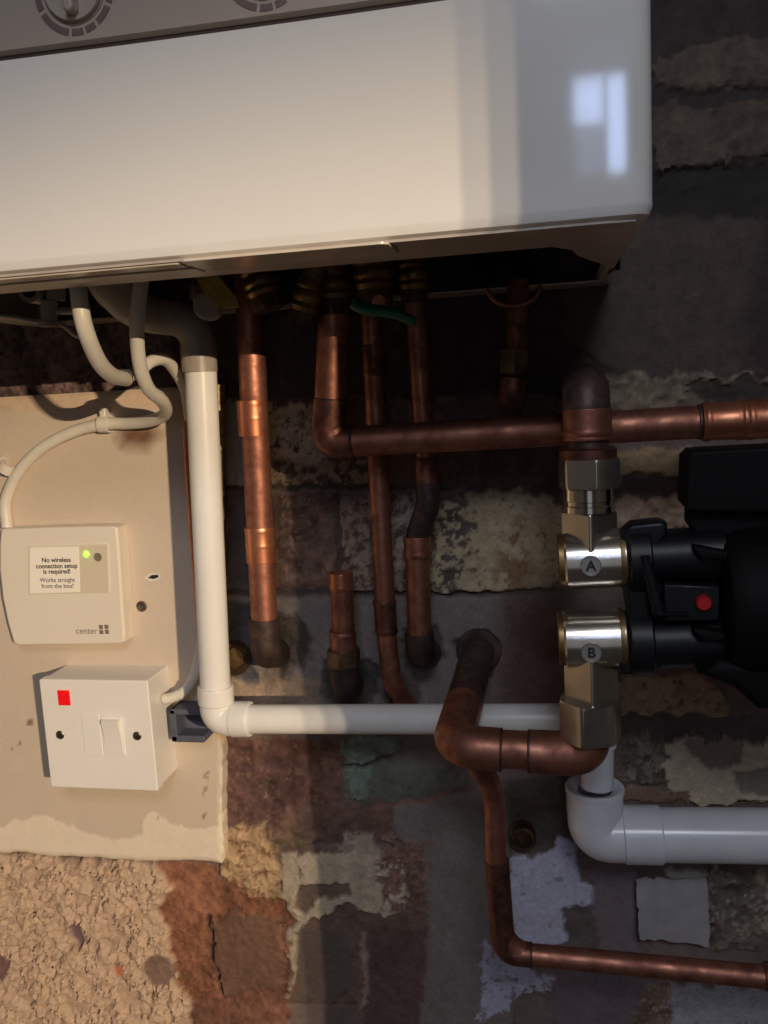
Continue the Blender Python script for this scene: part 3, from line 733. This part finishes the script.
# pump assembly copper: upper elbow and lower loop
PD = .15
t = thing('copper_pipe', 'stout copper elbow coming out of the wall onto the upper pump valve', 'pipe', at(577, 385, .005))
e0, e1, e2 = at(577, 386, .003), at(586, 388, PD), at(588, 452, PD)
sweep(fillet([e0, e1, e2], .016), .0112).build('tube', COPPER_DARK, t)
sweep(fillet([e1 + (e0 - e1).normalized() * .03, e1, at(587.2, 432, PD)], .017, 12), .0128).build('elbow', COPPER_DARK, t)
sleeve(at(586.9, 408, PD), at(587.6, 440, PD), .0131, rings=(.75,)).build('coupling', COPPER, t)
LP = .15
t = thing('copper_pipe', 'stout copper loop from the wall under the white pipe to the lower pump valve', 'pipe', at(478, 650, .003))
l0, l1, l2, l3 = at(479, 650, .002), at(452, 746, LP), at(588, 754, LP), at(588, 722, LP)
sweep(fillet([l0, l1, l2, l3], .016, 10), .0112).build('tube', COPPER, t)
dirn = (l0 - l1).normalized()
lathe(l0, l1 - l0, [(0, .0122), (.004, .0122), (.09, .0122), (.095, .0115)], n=36).build('tube', COPPER_DARK, t)
sweep(fillet([l1 + dirn * .055, l1, at(500, 749.5, LP)], .015, 12), .0126).build('elbow', COPPER, t)
sweep(fillet([at(530, 751.5, LP), l2, l3], .018, 12), .0126).build('elbow', COPPER, t)
for u, v in ((501, 749.6), (529, 751.3)): ring(at(u, v, LP), l2 - l1, .0127, .0009).build('solder_ring', SOLDER, t)
ring(at(473, 670, .03), l1 - l0, .0128, .0009).build('solder_ring', SOLDER, t)
lathe(l0 - dirn * -.0, l1 - l0, [(-.004, .0175), (.003, .0172), (.004, .0135)], n=36).build('wall_flange', COPPER_DARK, t)
# low branch
t = thing('copper_pipe', 'thin copper pipe dropping below the loop then running right near the bottom', 'pipe', at(515, 952, .1))
bd = .11
bp = px([(470, 752, .129), (487, 778, .12), (495, 800, bd), (496, 858, bd), (504, 952, bd), (640, 963, bd), (860, 986, bd), (850, 984, .001)])
sweep(fillet([bp[0], bp[1], bp[2], bp[3], bp[4], bp[6], bp[7]], [.02, .03, .05, .02, .02], 9), .0070).build('tube', COPPER, t)
sweep(fillet([at(497, 860, bd), at(501, 915, bd), at(504, 952, bd), at(530, 954.6, bd)], [.03, .014], 10), .0078).build('elbow', COPPER_DULL, t)
ring(at(531, 954.7, bd), bp[6] - bp[4], .0080, .0009).build('solder_ring', SOLDER, t)
sleeve(at(763, 976, bd), at(812, 981, bd), .0080, rings=(.1,)).build('coupling', COPPER_DULL, t)

# ------------------------------------------------------------------ white waste pipes
WD = .058
t = thing('waste_pipe', 'slim white plastic pipe dropping from the boiler and turning right behind the copper loop', 'waste pipe', at(216, 718, WD))
wt, wb = at(199, 340, WD), at(217, 719, WD)
wh = at(598, 719, WD)
trap = fillet([at(108, 262, .105), at(112, 285, .10), at(140, 314, .082), at(197, 320, WD), at(200, 372, WD)], [.02, .035, .02], 8)
nT = len(trap); sweep(trap, [.0165 - .0042 * min(1, i / (nT * .6)) for i in range(nT)]).build('trap_bend', GREYPL, t)
sweep([at(199.5, 345, WD), wb + (wt - wb).normalized() * .012], .0112).build('tube', WHITE_PVC, t)
sweep([wb + (wh - wb).normalized() * .012, wh - (wh - wb).normalized() * .012], .0107).build('tube', WHITE_PVC, t)
dv = (wt - wb).normalized(); dh = (wh - wb).normalized()
sweep(fillet([wb + dv * .019, wb, wb + dh * .0195], .013, 12), .0124).build('elbow', WHITE_PVC, t)
lathe(wb + dv * .0125, dv, [(0, .0125), (.001, .0134), (.0125, .0134), (.0135, .0128)]).build('socket', WHITE_PVC, t)
lathe(wb + dh * .0125, dh, [(0, .0125), (.001, .0132), (.0130, .0132), (.014, .0126)]).build('socket', WHITE_PVC, t)
wd_ = at(598, 790, WD - .006)
sweep(fillet([wh - dh * .019, wh, at(598, 745, WD)], .013, 10), .0124).build('elbow', WHITE_PVC2, t)
sweep([at(598, 738, WD), at(597, 786, WD)], .0110).build('tube', WHITE_PVC2, t)

BDp = .052
t = thing('drain_pipe', 'fat white plastic elbow and pipe leaving to the right below the pump', 'waste pipe', at(598, 835, BDp))
g0, g1, g2 = at(594.5, 782, BDp), at(595, 834, BDp), at(900, 837, BDp)
dh = (g2 - g1).normalized(); dv = (g0 - g1).normalized()
sweep([g1 + dh * .034, g2], .0183).build('tube', WHITE_PVC2, t)
sweep(fillet([g1 + dv * .022, g1, g1 + dh * .022], .019, 14), .0190).build('elbow', WHITE_PVC2, t)
lathe(g1 + dh * .019, dh, [(0, .0188), (.0008, .0199), (.025, .0199), (.026, .0192), (.0262, .0184)], n=48).build('socket', WHITE_PVC2, t)
lathe(g1 + dv * .016, dv, [(0, .0188), (.0008, .0194), (.016, .0196), (.0165, .0203), (.0195, .0203), (.020, .0198), (.020, .0170), (.017, .0118)], n=48, closed=False).build('socket', WHITE_PVC2, t)

# dark block put in for the white elbow's shadow on the board
ck = MB(); c0 = at(176, 703, .02); c1 = at(212, 736, .02)
pts = []
slab(rrect(c0.x, c1.z, c1.x, c1.z + .0055, .002), -BD + .0002, -.034, .001, ck)
slab(rrect(c0.x, c0.z - .0045, c1.x, c0.z, .002), -BD + .0002, -.034, .001, ck)
slab(rrect(c0.x, c1.z, c0.x + .0055, c0.z, .002), -BD + .0002, -.034, .001, ck)
slab(rrect(c0.x + .002, c1.z + .002, c1.x, c0.z - .002, .001), -BD + .0002, -.018, .001, ck)
tag(ck.build('elbow_shade_block', FERRULE_SHADE_GREY), 'dark grey block standing for the elbow shadow on the board behind the white pipe elbow', 'clip')

# ------------------------------------------------------------------ cables
CR = .0046
t = thing('power_cable', 'white cable looping down out of the boiler, left one, passing behind the tall pipe', 'cable', at(110, 378, .12))
sweep(spline(px([(76, 245, .185), (78, 285, .185), (84, 325, .185), (98, 360, .165), (112, 375, .14), (126, 379, .108)])), .0048).build('sheath', CABLE, t)
lathe(at(121, 377.5, .114), at(133, 377, .100) - at(121, 377.5, .114), [(0, .0045), (.001, .0053), (.006, .0053), (.007, .0045)]).build('ferrule', FERRULE_SHADE_GREY, t)
sweep(spline(px([(124, 378.5, .110), (140, 370, .092), (152, 361, .080), (165, 360, .066), (176, 372, .05), (186, 392, .034), (190, 420, .033)])), .0042).build('sheath', CABLE, t)
t = thing('power_cable', 'white cable from the boiler hooking back left down to the small square receiver', 'cable', at(8, 528, .022))
cz = BD + .0052
sweep(spline(px([(146, 220, .128), (142, 275, .128), (137, 320, .126), (139, 360, .114), (148, 388, .094), (163, 402, .064), (165, 414, .040), (150, 421, .028), (128, 423.5, cz + .001), (108, 424, cz), (78, 430, cz), (45, 446, cz), (20, 470, cz), (6, 500, cz), (7, 527, cz + .001)])), .0046).build('sheath', CABLE, t)
for (u, v, lab, dx, dz) in ((108, 424, 'white cable clip nailed near the hooked cable bend', 1, -.02), (11, 467, 'white cable clip above the receiver at the left edge', .6, .8)):
    p = at(u, v, BD); dr = Vector((dx, 0, dz)).normalized(); nr = Vector((-dr.z, 0, dr.x))
    m_ = MB(); prof = []
    for k in range(13):
        a = math.pi * k / 12; prof.append((.0066 * math.cos(a), .0052 + .0064 * math.sin(a)))
    prof = [(.0066, .0003)] + prof + [(-.0066, .0003)]
    inn = [(.0051, .0003)] + [(.0051 * math.cos(math.pi * k / 12), .0052 + .0051 * math.sin(math.pi * k / 12)) for k in range(13)] + [(-.0051, .0003)]
    vs = []; fs = []; q = len(prof)
    for s in (-.004, .004):
        for (x, y) in prof: vs.append(p + nr * x + dr * s + Vector((0, -y, 0)))
        for (x, y) in inn: vs.append(p + nr * x + dr * s + Vector((0, -y, 0)))
    for i in range(q - 1):
        fs += [[i, i + 1, 2 * q + i + 1, 2 * q + i], [q + i, 3 * q + i, 3 * q + i + 1, q + i + 1], [i, q + i, q + i + 1, i + 1], [2 * q + i, 2 * q + i + 1, 3 * q + i + 1, 3 * q + i]]
    fs += [[0, 2 * q, 3 * q, q], [q - 1, 2 * q - 1, 4 * q - 1, 3 * q - 1]]
    m_.add(vs, fs)
    tc_ = thing('cable_clip', lab, 'clip', p); m_.build('saddle', CABLE, tc_)
    cc = p + nr * .0086
    slab(rrect(cc.x - .0026, cc.z - .0038, cc.x + .0026, cc.z + .0038, .001), -BD - .0003, -BD - .008, .001).build('nail_boss', CABLE, tc_)
    if u < 50: lathe(cc + Vector((0, -.008, 0)), (0, -1, 0), [(0, .0015), (.0012, .0017), (.0016, .001)], n=16).build('nail', STEELSCREW, tc_)
t = thing('thin_wire', 'thin pale grey wire running left under the boiler past the grey fitting', 'wire', at(20, 318, .09))
sweep(spline(px([(-60, 312, .10), (0, 315, .10), (36, 321, .095), (62, 325, .09), (78, 336, .08), (96, 330, .06)])), .0017).build('sheath', GREYPL, t)
t = thing('earth_cable', 'pale cable leaving the switch box and rising behind the white pipe', 'cable', at(172, 698, .03))
sweep(spline(px([(164, 699, .030), (174, 697, .030), (186, 690, .029), (195, 674, .027), (200, 652, .026), (206, 620, .03)])), .0042).build('sheath', CABLE, t)

# ------------------------------------------------------------------ fittings under the boiler
t = thing('drain_valve', 'small grey plastic valve under the boiler left of the cables', 'valve', at(49, 310, .12))
vd = .125
lathe(at(49, 300, vd), at(49, 331, vd) - at(49, 300, vd), [(0, .0045), (.001, .0052), (.013, .0048), (.0135, .0062), (.0165, .0062)], n=24).build('spout', GREYPL, t)
sweep(px([(56, 235, vd), (56, 300, vd)]), .0058).build('body', GREYPL, t)
lathe(at(40, 292, vd - .004), (0, -1, 0), [(0, .004), (.0, .0078), (.012, .0078), (.012, .005), (.004, .0045)], n=28).build('port', GREYPL, t)
lathe(at(40, 292, vd - .002), (0, -1, 0), [(0, .0046), (.004, .0046)], n=20).build('port_hole', HOLE, t)
sweep(px([(56, 311, vd), (76, 311, vd)]), .0022).build('nozzle', GREYPL, t)

def brass_valve(u, v, d, label, r, loc_h, tilt=0.0, levers=None):
    p = at(u, v, d); dn = Vector((math.sin(tilt), 0, -math.cos(tilt)))
    t = thing('isolation_valve', label, 'valve', p)
    o = p - dn * .05
    lathe(o, dn, [(0, r * .85), (.028, r * .85), (.030, r * 1.0), (.034, r * 1.02), (.036, r * .86), (.039, r * 1.04), (.042, r * 1.04), (.044, r * .9), (.047, r * 1.02), (.050, r * .9), (.050, r * .6)], n=36).build('body', BRASS, t)
    prism(o + dn * .05, dn, loc_h, r * 1.0, ch=.002).build('nut', BRASS_DULL, t)
    return t
v1 = brass_valve(266, 296, .085, 'ridged brass valve under the boiler, beside the yellow lever', .0118, .009, .25)
t = thing('isolation_valve', 'yellow levered gas valve under the boiler, right of the white trap bend', 'valve', at(214, 292, .10))
lathe(at(205, 296, .09) + Vector((0, 0, .035)), (0, 0, -1), [(0, .008), (.026, .008), (.028, .010), (.036, .010), (.040, .007)], n=28).build('body', BRASS_DULL, t)
P = [at(u, v, .112) for u, v in ((193, 272), (218, 276), (236, 298), (238, 307), (222, 308), (205, 296))]
lv = MB(); n = len(P); lv.add([p for p in P] + [p + Vector((0, .003, 0)) for p in P], [list(range(n)), list(range(n, 2 * n))[::-1]] + [[i, n + i, n + (i + 1) % n, (i + 1) % n] for i in range(n)])
lv.build('lever', YELLOWPL, t)
lathe(at(211, 307, .100), (0, -1, 0), [(0, .0088), (.008, .0088), (.010, .006)], n=28).build('cap', GREYPL, t)
v2 = brass_valve(304, 312, .090, 'brass valve nut under the boiler just left of the elbowed pipe', .0095, .008, -.35)
t = brass_valve(374, 290, .085, 'brass valve with green lever under the boiler above the thin pipe', .0125, .010)
gl = MB(); gp = [at(354, 303, .105), at(366, 309, .106), at(392, 313, .107), at(416, 322, .106)]
pth = spline(gp); sweep(pth, [.0042 - .0012 * i / len(pth) for i in range(len(pth))], mb=gl).build('lever', GREENPL, t)
lathe(at(382, 303, .094), (0, -1, 0), [(0, .0055), (.010, .0055), (.012, .004)], n=24).build('spindle', COPPER_BRIGHT, t)
t = brass_valve(414, 290, .050, 'small brass valve under the boiler right of the green lever', .0098, .008)
t = brass_valve(335, 300, .078, 'brass coupling under the boiler on top of the elbowed copper pipe', .0128, .010)

t = thing('wall_fitting', 'old brass pipe end in the wall at the right of the tall white pipe', 'fitting', at(238, 655, .003))
lathe(at(238, 655, -.002), (0, -1, 0), [(0, .0135), (.012, .0135), (.014, .012), (.014, .009)], n=32).build('ring', BRASS_DULL, t)
prism(at(238, 655, .010), (0, -1, 0), .008, .0085, up=(0, 0, 1)).build('plug', BRASS, t)
t = thing('pipe_stub', 'short rusty pipe end poking out of the wall right of the dropping thin pipe', 'fitting', at(524, 832, .003))
lathe(at(524, 832, -.002), (0, -1, 0), [(0, .0095), (.012, .0095), (.013, .0085), (.013, .006), (.006, .0055)], n=28).build('tube', RUST, t)
lathe(at(522, 832, .012), (0, -1, 0), [(0, .0100), (.002, .0106), (.004, .0100)], n=28, closed=False).build('rim', RUST, t)

# ------------------------------------------------------------------ pump with its two plated valves
xdir = (at(640, 560, PD) - at(560, 564, PD)).normalized(); xdir = Vector((xdir.x, 0, xdir.z)).normalized()
def pump_valve(letter, uc, vc, sign, label):
    c = at(uc, vc, PD); t = thing('pump_valve', label, 'valve', c)
    R_ = .0163
    ul = at(558, vc + (uc - 558) * .0, PD).x - c.x; ur = at(626, vc, PD).x - c.x
    lathe(c + xdir * (ul + .0035), xdir, [(0, R_ * .93), (.0012, R_), (ur - ul - .0045, R_), (ur - ul - .0035, R_ * .96)], n=64).build('barrel', NICKEL, t)
    lathe(c + xdir * (ul), xdir, [(0, R_ * .86), (.0008, R_ * .93), (.0040, R_ * .93)], n=48).build('end_cap', BRASS, t)
    lathe(c + xdir * (ur - .0040), xdir, [(0, R_ * .99), (.0008, R_ * 1.015), (.0028, R_ * 1.015), (.0036, R_ * .95)], n=48).build('end_ring', BRASS, t)
    dz = Vector((0, 0, 1)) * sign
    return t, c, dz, R_
t, c, dz, R_ = pump_valve('A', 590, 559, 1, 'upper plated brass valve marked A, left of the black pump')
zA = [at(589, v, PD).z for v in (512, 488, 487, 458, 448)]
o = Vector((c.x, c.y, c.z + .004)); prism(o, (0, 0, 1), zA[0] - o.z, .0158, sides=4, ch=.0006).build('neck', NICKEL, t)
o = Vector((c.x, c.y, zA[0])); lathe(o, (0, 0, 1), [(0, .0118), (.0006, .0136), (.004, .0136), (.0045, .0131), (.0065, .0131), (.007, .0137), (zA[1] - zA[0], .0135)], n=40).build('thread', NICKEL_SMOOTH, t)
prism(Vector((c.x + .0006, c.y, zA[2])), (0, 0, 1), zA[3] - zA[2], .0176, sides=6, rot=.22, ch=.0022).build('union_nut', NICKEL, t)
lathe(Vector((c.x, c.y, zA[3])), (0, 0, 1), [(0, .0152), (.001, .0156), (.005, .0156), (.006, .0142)], n=40).build('collar', COPPER_DULL, t)
def badge(letter, u, v, t):
    p = at(u, v, PD); p = Vector((p.x, -PD - .0148, p.z))
    lathe(p, (0, -1, 0), [(0, .0056), (.0022, .0056), (.0028, .0052), (.0028, .0046), (.0020, .0044)], n=40).build('badge', BADGE, t)
    text(letter, .0078, p + Vector((0, -.0026, 0)), CHROME_DARK, t, 'letter_mark', bold=.00025)
badge('A', 589.5, 560, t)
t, c, dz, R_ = pump_valve('B', 592, 638, -1, 'lower plated brass valve marked B, left of the black pump')
zB = [at(589, v, PD).z for v in (698, 737)]
prism(Vector((c.x - .001, c.y, c.z - .004)), (0, 0, -1), c.z - .004 - zB[0], .0158, sides=4, ch=.0006).build('neck', NICKEL, t)
prism(Vector((c.x - .002, c.y, zB[0])), (0, 0, -1), zB[0] - zB[1], .0184, sides=6, rot=.30, ch=.0022).build('union_nut', NICKEL, t)
badge('B', 590, 644, t)

pump = thing('pump', 'black plastic pump with a red button at the right edge', 'pump', at(700, 600, PD))
def pslab(pts, d0, d1, bev, mb=None):
    return slab(outline_px(pts, d1), -d0, -d1, bev, mb)
def hcyl(u0, u1, vc, r, prof=None, d=PD, nm='x', m=BLACKPL, n=48):
    a = at(u0, vc, d); b = at(u1, vc, d); Lx = (b.x - a.x)
    return lathe(a, xdir, prof or [(0, r * .94), (.001, r), (Lx - .001, r), (Lx, r * .94)], n=n).build(nm, m, pump)
# mounting flange
pslab([(620, 534), (632, 524), (660, 521), (668, 524), (668, 536), (650, 560), (652, 604), (652, 640), (662, 662), (662, 670), (640, 676), (621, 676), (619, 664), (624, 645), (628, 618), (624, 590), (622, 560)], .148, .162, .003).build('flange', BLACKPL, pump)
hcyl(627, 650, 559, .0200, nm='port_collar'); hcyl(628, 652, 640, .0200, nm='port_collar')
hcyl(646, 724, 557, .0150, nm='port_tube'); hcyl(646, 724, 641, .0150, nm='port_tube')
# diagonal brace plate
pslab([(640, 556), (650, 556), (664, 606), (666, 616), (656, 618), (650, 604)], .150, .171, .002).build('rib', BLACKPL, pump)
pslab([(664, 584), (720, 586), (720, 622), (664, 622)], .130, .166, .002).build('centre_block', BLACKPL, pump)
pslab([(664, 613), (690, 613), (690, 617), (664, 617)], .160, .168, .0006).build('slot_rib', BLACKMATT, pump)
rb = at(703, 602, .166)
lathe(rb, (0, -1, 0), [(0, .0042), (.003, .0042), (.0042, .0034), (.0042, .0005)], n=16).build('button', REDKNOB, pump)
pslab([(694, 546), (730, 552), (730, 562), (700, 560)], .150, .170, .002).build('rib', BLACKMATT, pump)
pslab([(694, 628), (730, 634), (730, 644), (700, 642)], .150, .170, .002).build('rib', BLACKMATT, pump)
# motor body running out of the picture to the right
a = at(718, 600, PD)
lathe(a, xdir, [(0, .030), (.002, .036), (.010, .040), (.050, .042), (.085, .042), (.088, .038)], n=64).build('motor_housing', BLACKMATT, pump)
pslab([(700, 676), (735, 690), (760, 712), (900, 716), (900, 668), (720, 660)], .11, .172, .006).build('lower_bracket', BLACKMATT, pump)
# control head above
pslab([(687, 458), (694, 451), (900, 440), (900, 514), (690, 512), (685, 506)], .138, .165, .002).build('control_head', BLACKMATT, pump)
pslab([(690, 510), (900, 508), (900, 545), (700, 540), (690, 526)], .135, .155, .0015).build('head_neck', BLACKMATT, pump)

# ------------------------------------------------------------------ receiver box
RD = .030
rc = at(62, 588, BD)
t = thing('wireless_receiver', 'small cream receiver box with green light, on the board above the switch', 'receiver', rc)
ol = [(2, 529), (30, 528), (60, 527), (90, 526.3), (113, 526), (117, 528), (119, 550), (121.5, 590), (124.5, 636), (124, 642), (119, 644.5), (90, 645), (50, 645.5), (18, 646), (13, 643), (7, 622), (2, 598), (-1, 570), (-1, 545), (0, 532)]
slab(outline_px(ol, RD), -BD - .0004, -RD, .0022).build('case', CREAMPL, t)
rim = outline_px([(27, 547), (106, 545), (108, 592), (29, 594)], RD)
def px_rect(pts, d0, d1, m, nm, bev=.0002): return slab(outline_px(pts, RD), -d0, -d1, bev).build(nm, m, t)
wnd = px_rect([(28, 546.5), (106.5, 545), (108.5, 593), (28.5, 594.5)], RD - .001, RD + .0002, BEIGEPL, 'display_window')
px_rect([(28, 544.8), (107, 543.2), (107.2, 545.4), (28, 547)], RD - .001, RD + .0006, CREAMPL, 'window_edge')
px_rect([(106.5, 544), (108.6, 544), (110.4, 593), (108.2, 593)], RD - .001, RD + .0006, CREAMPL, 'window_edge')
px_rect([(30, 547.5), (79, 546.5), (80.5, 592), (30, 593.5)], RD, RD + .0004, STICKER, 'sticker')
tl = at(30, 547, RD); rot = -math.atan2(at(79, 546.5, RD).z - at(30, 547.5, RD).z, at(79, 546.5, RD).x - at(30, 547.5, RD).x)
for body, v, sz, bd_ in (('No wireless', 560, .0052, .00010), ('connection setup', 566, .0052, .00010), ('is required!', 571.5, .0052, .00010), ('Works straight', 580, .0050, 0.0), ('from the box!', 586, .0050, 0.0)):
    text(body, sz, at(56.5 + (v - 560) * .06, v, RD) + Vector((0, -.0005, 0)), INK, t, 'label_text', bold=bd_, rot=rot)
lathe(at(86.5, 554, RD), (0, -1, 0), [(0, .0024), (.0008, .0024), (.0016, .0014), (.0018, .0003)], n=20).build('status_light', LED, t)
lathe(at(98, 557, RD), (0, -1, 0), [(0, .0034), (.0006, .0034), (.0009, .0030), (.0006, .0024), (.0006, .0003)], n=24).build('button', LOGOINK, t)
text('center', .0072, at(86.5, 631, RD) + Vector((0, -.0001, 0)), LOGOINK, t, 'logo_text', bold=0.0, rot=rot)
lg = MB()
for (u, v) in ((101, 627), (106.5, 626.8), (101.4, 632), (107, 631.8)):
    p = at(u, v, RD); slab(rrect(p.x - .0017, p.z - .0017, p.x + .0017, p.z + .0017, .0003), -RD + .0005, -RD - .0002, .00005, lg)
lg.build('logo_mark', LOGOINK, t)

# ------------------------------------------------------------------ fused switch box
SD = .052
t = thing('fused_switch', 'white fused switch box with red indicator, on the board below the receiver', 'switch', at(105, 740, BD))
p0 = at(43, 682, SD); p1 = at(150, 678, SD); p2 = at(155, 789, SD); p3 = at(47, 789.5, SD)
x0, x1 = (p0.x + p3.x) / 2, (p1.x + p2.x) / 2; z1, z0 = (p0.z + p1.z) / 2, (p2.z + p3.z) / 2
slab(rrect(x0 + .0008, z0 + .0008, x1 - .0008, z1 - .0008, .0016), -BD - .0002, -SD + .0092, .0004).build('back_box', WHITEPL, t)
slab(rrect(x0, z0, x1, z1, .0016), -SD + .009, -SD, .0012).build('faceplate', WHITEPL, t)
def q(u, v): return at(u, v, SD)
def frect(u0, v0, u1, v1, pr, m, nm, bev=.0006, r=.0006, d0=.001):
    a, b = q(u0, v0), q(u1, v1)
    return slab(rrect(a.x, b.z, b.x, a.z, r), -SD + d0, -SD - pr, bev).build(nm, m, t)
frect(58, 690, 71, 705, .0016, REDLENS, 'neon_indicator')
frect(81, 713.5, 103.5, 756, .0007, WHITEPL, 'fuse_carrier', .0004)
frect(100.5, 716, 126, 756, .0009, WHITEPL, 'switch_surround', .0006)
a, b = q(103, 718), q(124.5, 754.5)
rk = MB(); ym = -SD - .0012
rk.add([(a.x, -SD + .0, a.z), (b.x, -SD, a.z), (b.x, -SD, b.z), (a.x, -SD, b.z), (a.x + .0005, ym - .0038, a.z - .0012), (b.x - .0005, ym - .0038, a.z - .0012), (b.x - .0005, ym, b.z + .001), (a.x + .0005, ym, b.z + .001), (a.x + .0005, ym - .0008, (a.z + b.z) / 2), (b.x - .0005, ym - .0008, (a.z + b.z) / 2)],
       [[4, 5, 9, 8], [8, 9, 6, 7], [0, 1, 5, 4], [1, 2, 6, 9, 5], [2, 3, 7, 6], [3, 0, 4, 8, 7], [3, 2, 1, 0]])
rk.build('rocker_switch', WHITEPL, t, sharp=20)
for (u, v) in ((60, 735), (137, 736)):
    p = q(u, v); sc = lathe(p, (0, -1, 0), [(0, .0036), (.0004, .0034), (.0009, .0024), (.0010, .0003)], n=24).build('screw', STEELSCREW, t)
    slab([(p.x - .0026, p.z - .0014), (p.x - .0022, p.z - .002), (p.x + .0026, p.z + .0014), (p.x + .0022, p.z + .002)], -SD - .0006, -SD - .0012, .00005).build('slot', HOLE, sc)

# ------------------------------------------------------------------ small things on the board and wall
t = thing('wall_plug', 'brown plastic wall plug in the cream board right of the receiver', 'plug', at(144, 605, BD))
lathe(at(144, 605, BD - .004), (0, -1, 0), [(0, .0042), (.0046, .0044), (.0052, .0036), (.0047, .0026), (.0042, .0020), (.0041, .0002)], n=24).build('sleeve', PLUG, t)
t = thing('screw_hole', 'small dark chipped screw hole in the board above the wall plug', 'hole', at(153, 577, BD))
chipv = outline_px([(144, 578), (149, 573.5), (156, 573), (160.5, 576), (159, 579.5), (151, 581.5)], BD)
slab(chipv, -BD + .001, -BD - .0004, .0002).build('chipped_rim', CABLE, t)
slab(outline_px([(148, 578), (152, 575), (158, 574.6), (159, 577), (154, 579)], BD), -BD, -BD - .0006, .0001).build('opening', HOLE, t)

# loose square flake of paint
sx = MB(); tl, tr, br, bl = at(637, 878, .012), at(708, 879, .010), at(710, 946, .010), at(638, 937, .014)
n = 14; vs = []
for k in range(2):
    for j in range(n + 1):
        for i in range(n + 1):
            a, b = i / n, j / n
            p = (tl * (1 - a) + tr * a) * (1 - b) + (bl * (1 - a) + br * a) * b
            e = (fbm(np.array(a * 5.), np.array(b * 5.), 5, 3) - .5) * .003
            if i in (0, n) or j in (0, n): p = p + Vector(((vnoise(np.array(i * 1.7), np.array(j * 1.7), 9) - .5) * .0026, 0, (vnoise(np.array(i * 1.7), np.array(j * 1.7), 19) - .5) * .0026))
            vs.append(p + Vector((0, float(e) - .003 * (1 - a) ** 3 * (.5 + .5 * b) + k * .0013, 0)))
fs = []; N = (n + 1) ** 2
for j in range(n):
    for i in range(n):
        a = j * (n + 1) + i; f = [a, a + 1, a + n + 2, a + n + 1]; fs.append(f); fs.append([x + N for x in f[::-1]])
for i in range(n):
    for (a, b) in ((i, i + 1), (n * (n + 1) + i + 1, n * (n + 1) + i), ((i + 1) * (n + 1), i * (n + 1)), (i * (n + 1) + n, (i + 1) * (n + 1) + n)): fs.append([a, a + N, b + N, b])
tag(sx.add(vs, fs).build('paint_flake', PAPER), 'loose square flake of pale paint on the wall under the fat white pipe', 'flake')

# ------------------------------------------------------------------ light
def spot(loc, target, e, col, size, blend, rad):
    l = bpy.data.lights.new('room_lamp', 'SPOT'); l.energy = e; l.color = col; l.spot_size = math.radians(size); l.spot_blend = blend; l.shadow_soft_size = rad
    o = bpy.data.objects.new('room_lamp', l); COL.objects.link(o); o.location = loc
    o.rotation_euler = (Vector(target) - Vector(loc)).to_track_quat('-Z', 'Y').to_euler(); return o
LAMP = Vector((2.16, -3.05, 1.96))
for k in range(3):
    spot(LAMP + Vector((.024 * (k - 1), .018 * (k - 1), 0)), (-.38, 0, .70), 176, (1.0, .775, .52), 24, .42, .005)
sk = bpy.data.lights.new('overhead_fill', 'AREA'); sk.shape = 'RECTANGLE'; sk.size = .42; sk.size_y = .36; sk.energy = 7.0; sk.color = (.85, .90, 1.0)  # added cool fill from above; the ceiling has no opening
so = bpy.data.objects.new('overhead_fill', sk); COL.objects.link(so); so.location = (.20, -1.55, 2.30)
so.rotation_euler = (Vector((0, 0, 1.1)) - so.location).to_track_quat('-Z', 'Y').to_euler()
wl = bpy.data.worlds.new('world'); S.world = wl; wl.use_nodes = True
wl.node_tree.nodes['Background'].inputs['Color'].default_value = (.6, .6, .65, 1); wl.node_tree.nodes['Background'].inputs['Strength'].default_value = 0.03
amb = bpy.data.lights.new('front_fill', 'AREA'); amb.shape = 'RECTANGLE'; amb.size = .8; amb.size_y = 1.6; amb.energy = 1.0; amb.color = (.88, .92, 1.0)  # added broad fill from behind the camera; no doorway is built there
ao = bpy.data.objects.new('front_fill', amb); COL.objects.link(ao); ao.location = (.1, -2.5, 1.2); ao.rotation_euler = (math.radians(90), 0, 0)

S.view_settings.view_transform = 'Standard'; S.view_settings.look = 'None'; S.view_settings.gamma = 1; S.view_settings.use_curve_mapping = False
S.view_settings.exposure = 0.0
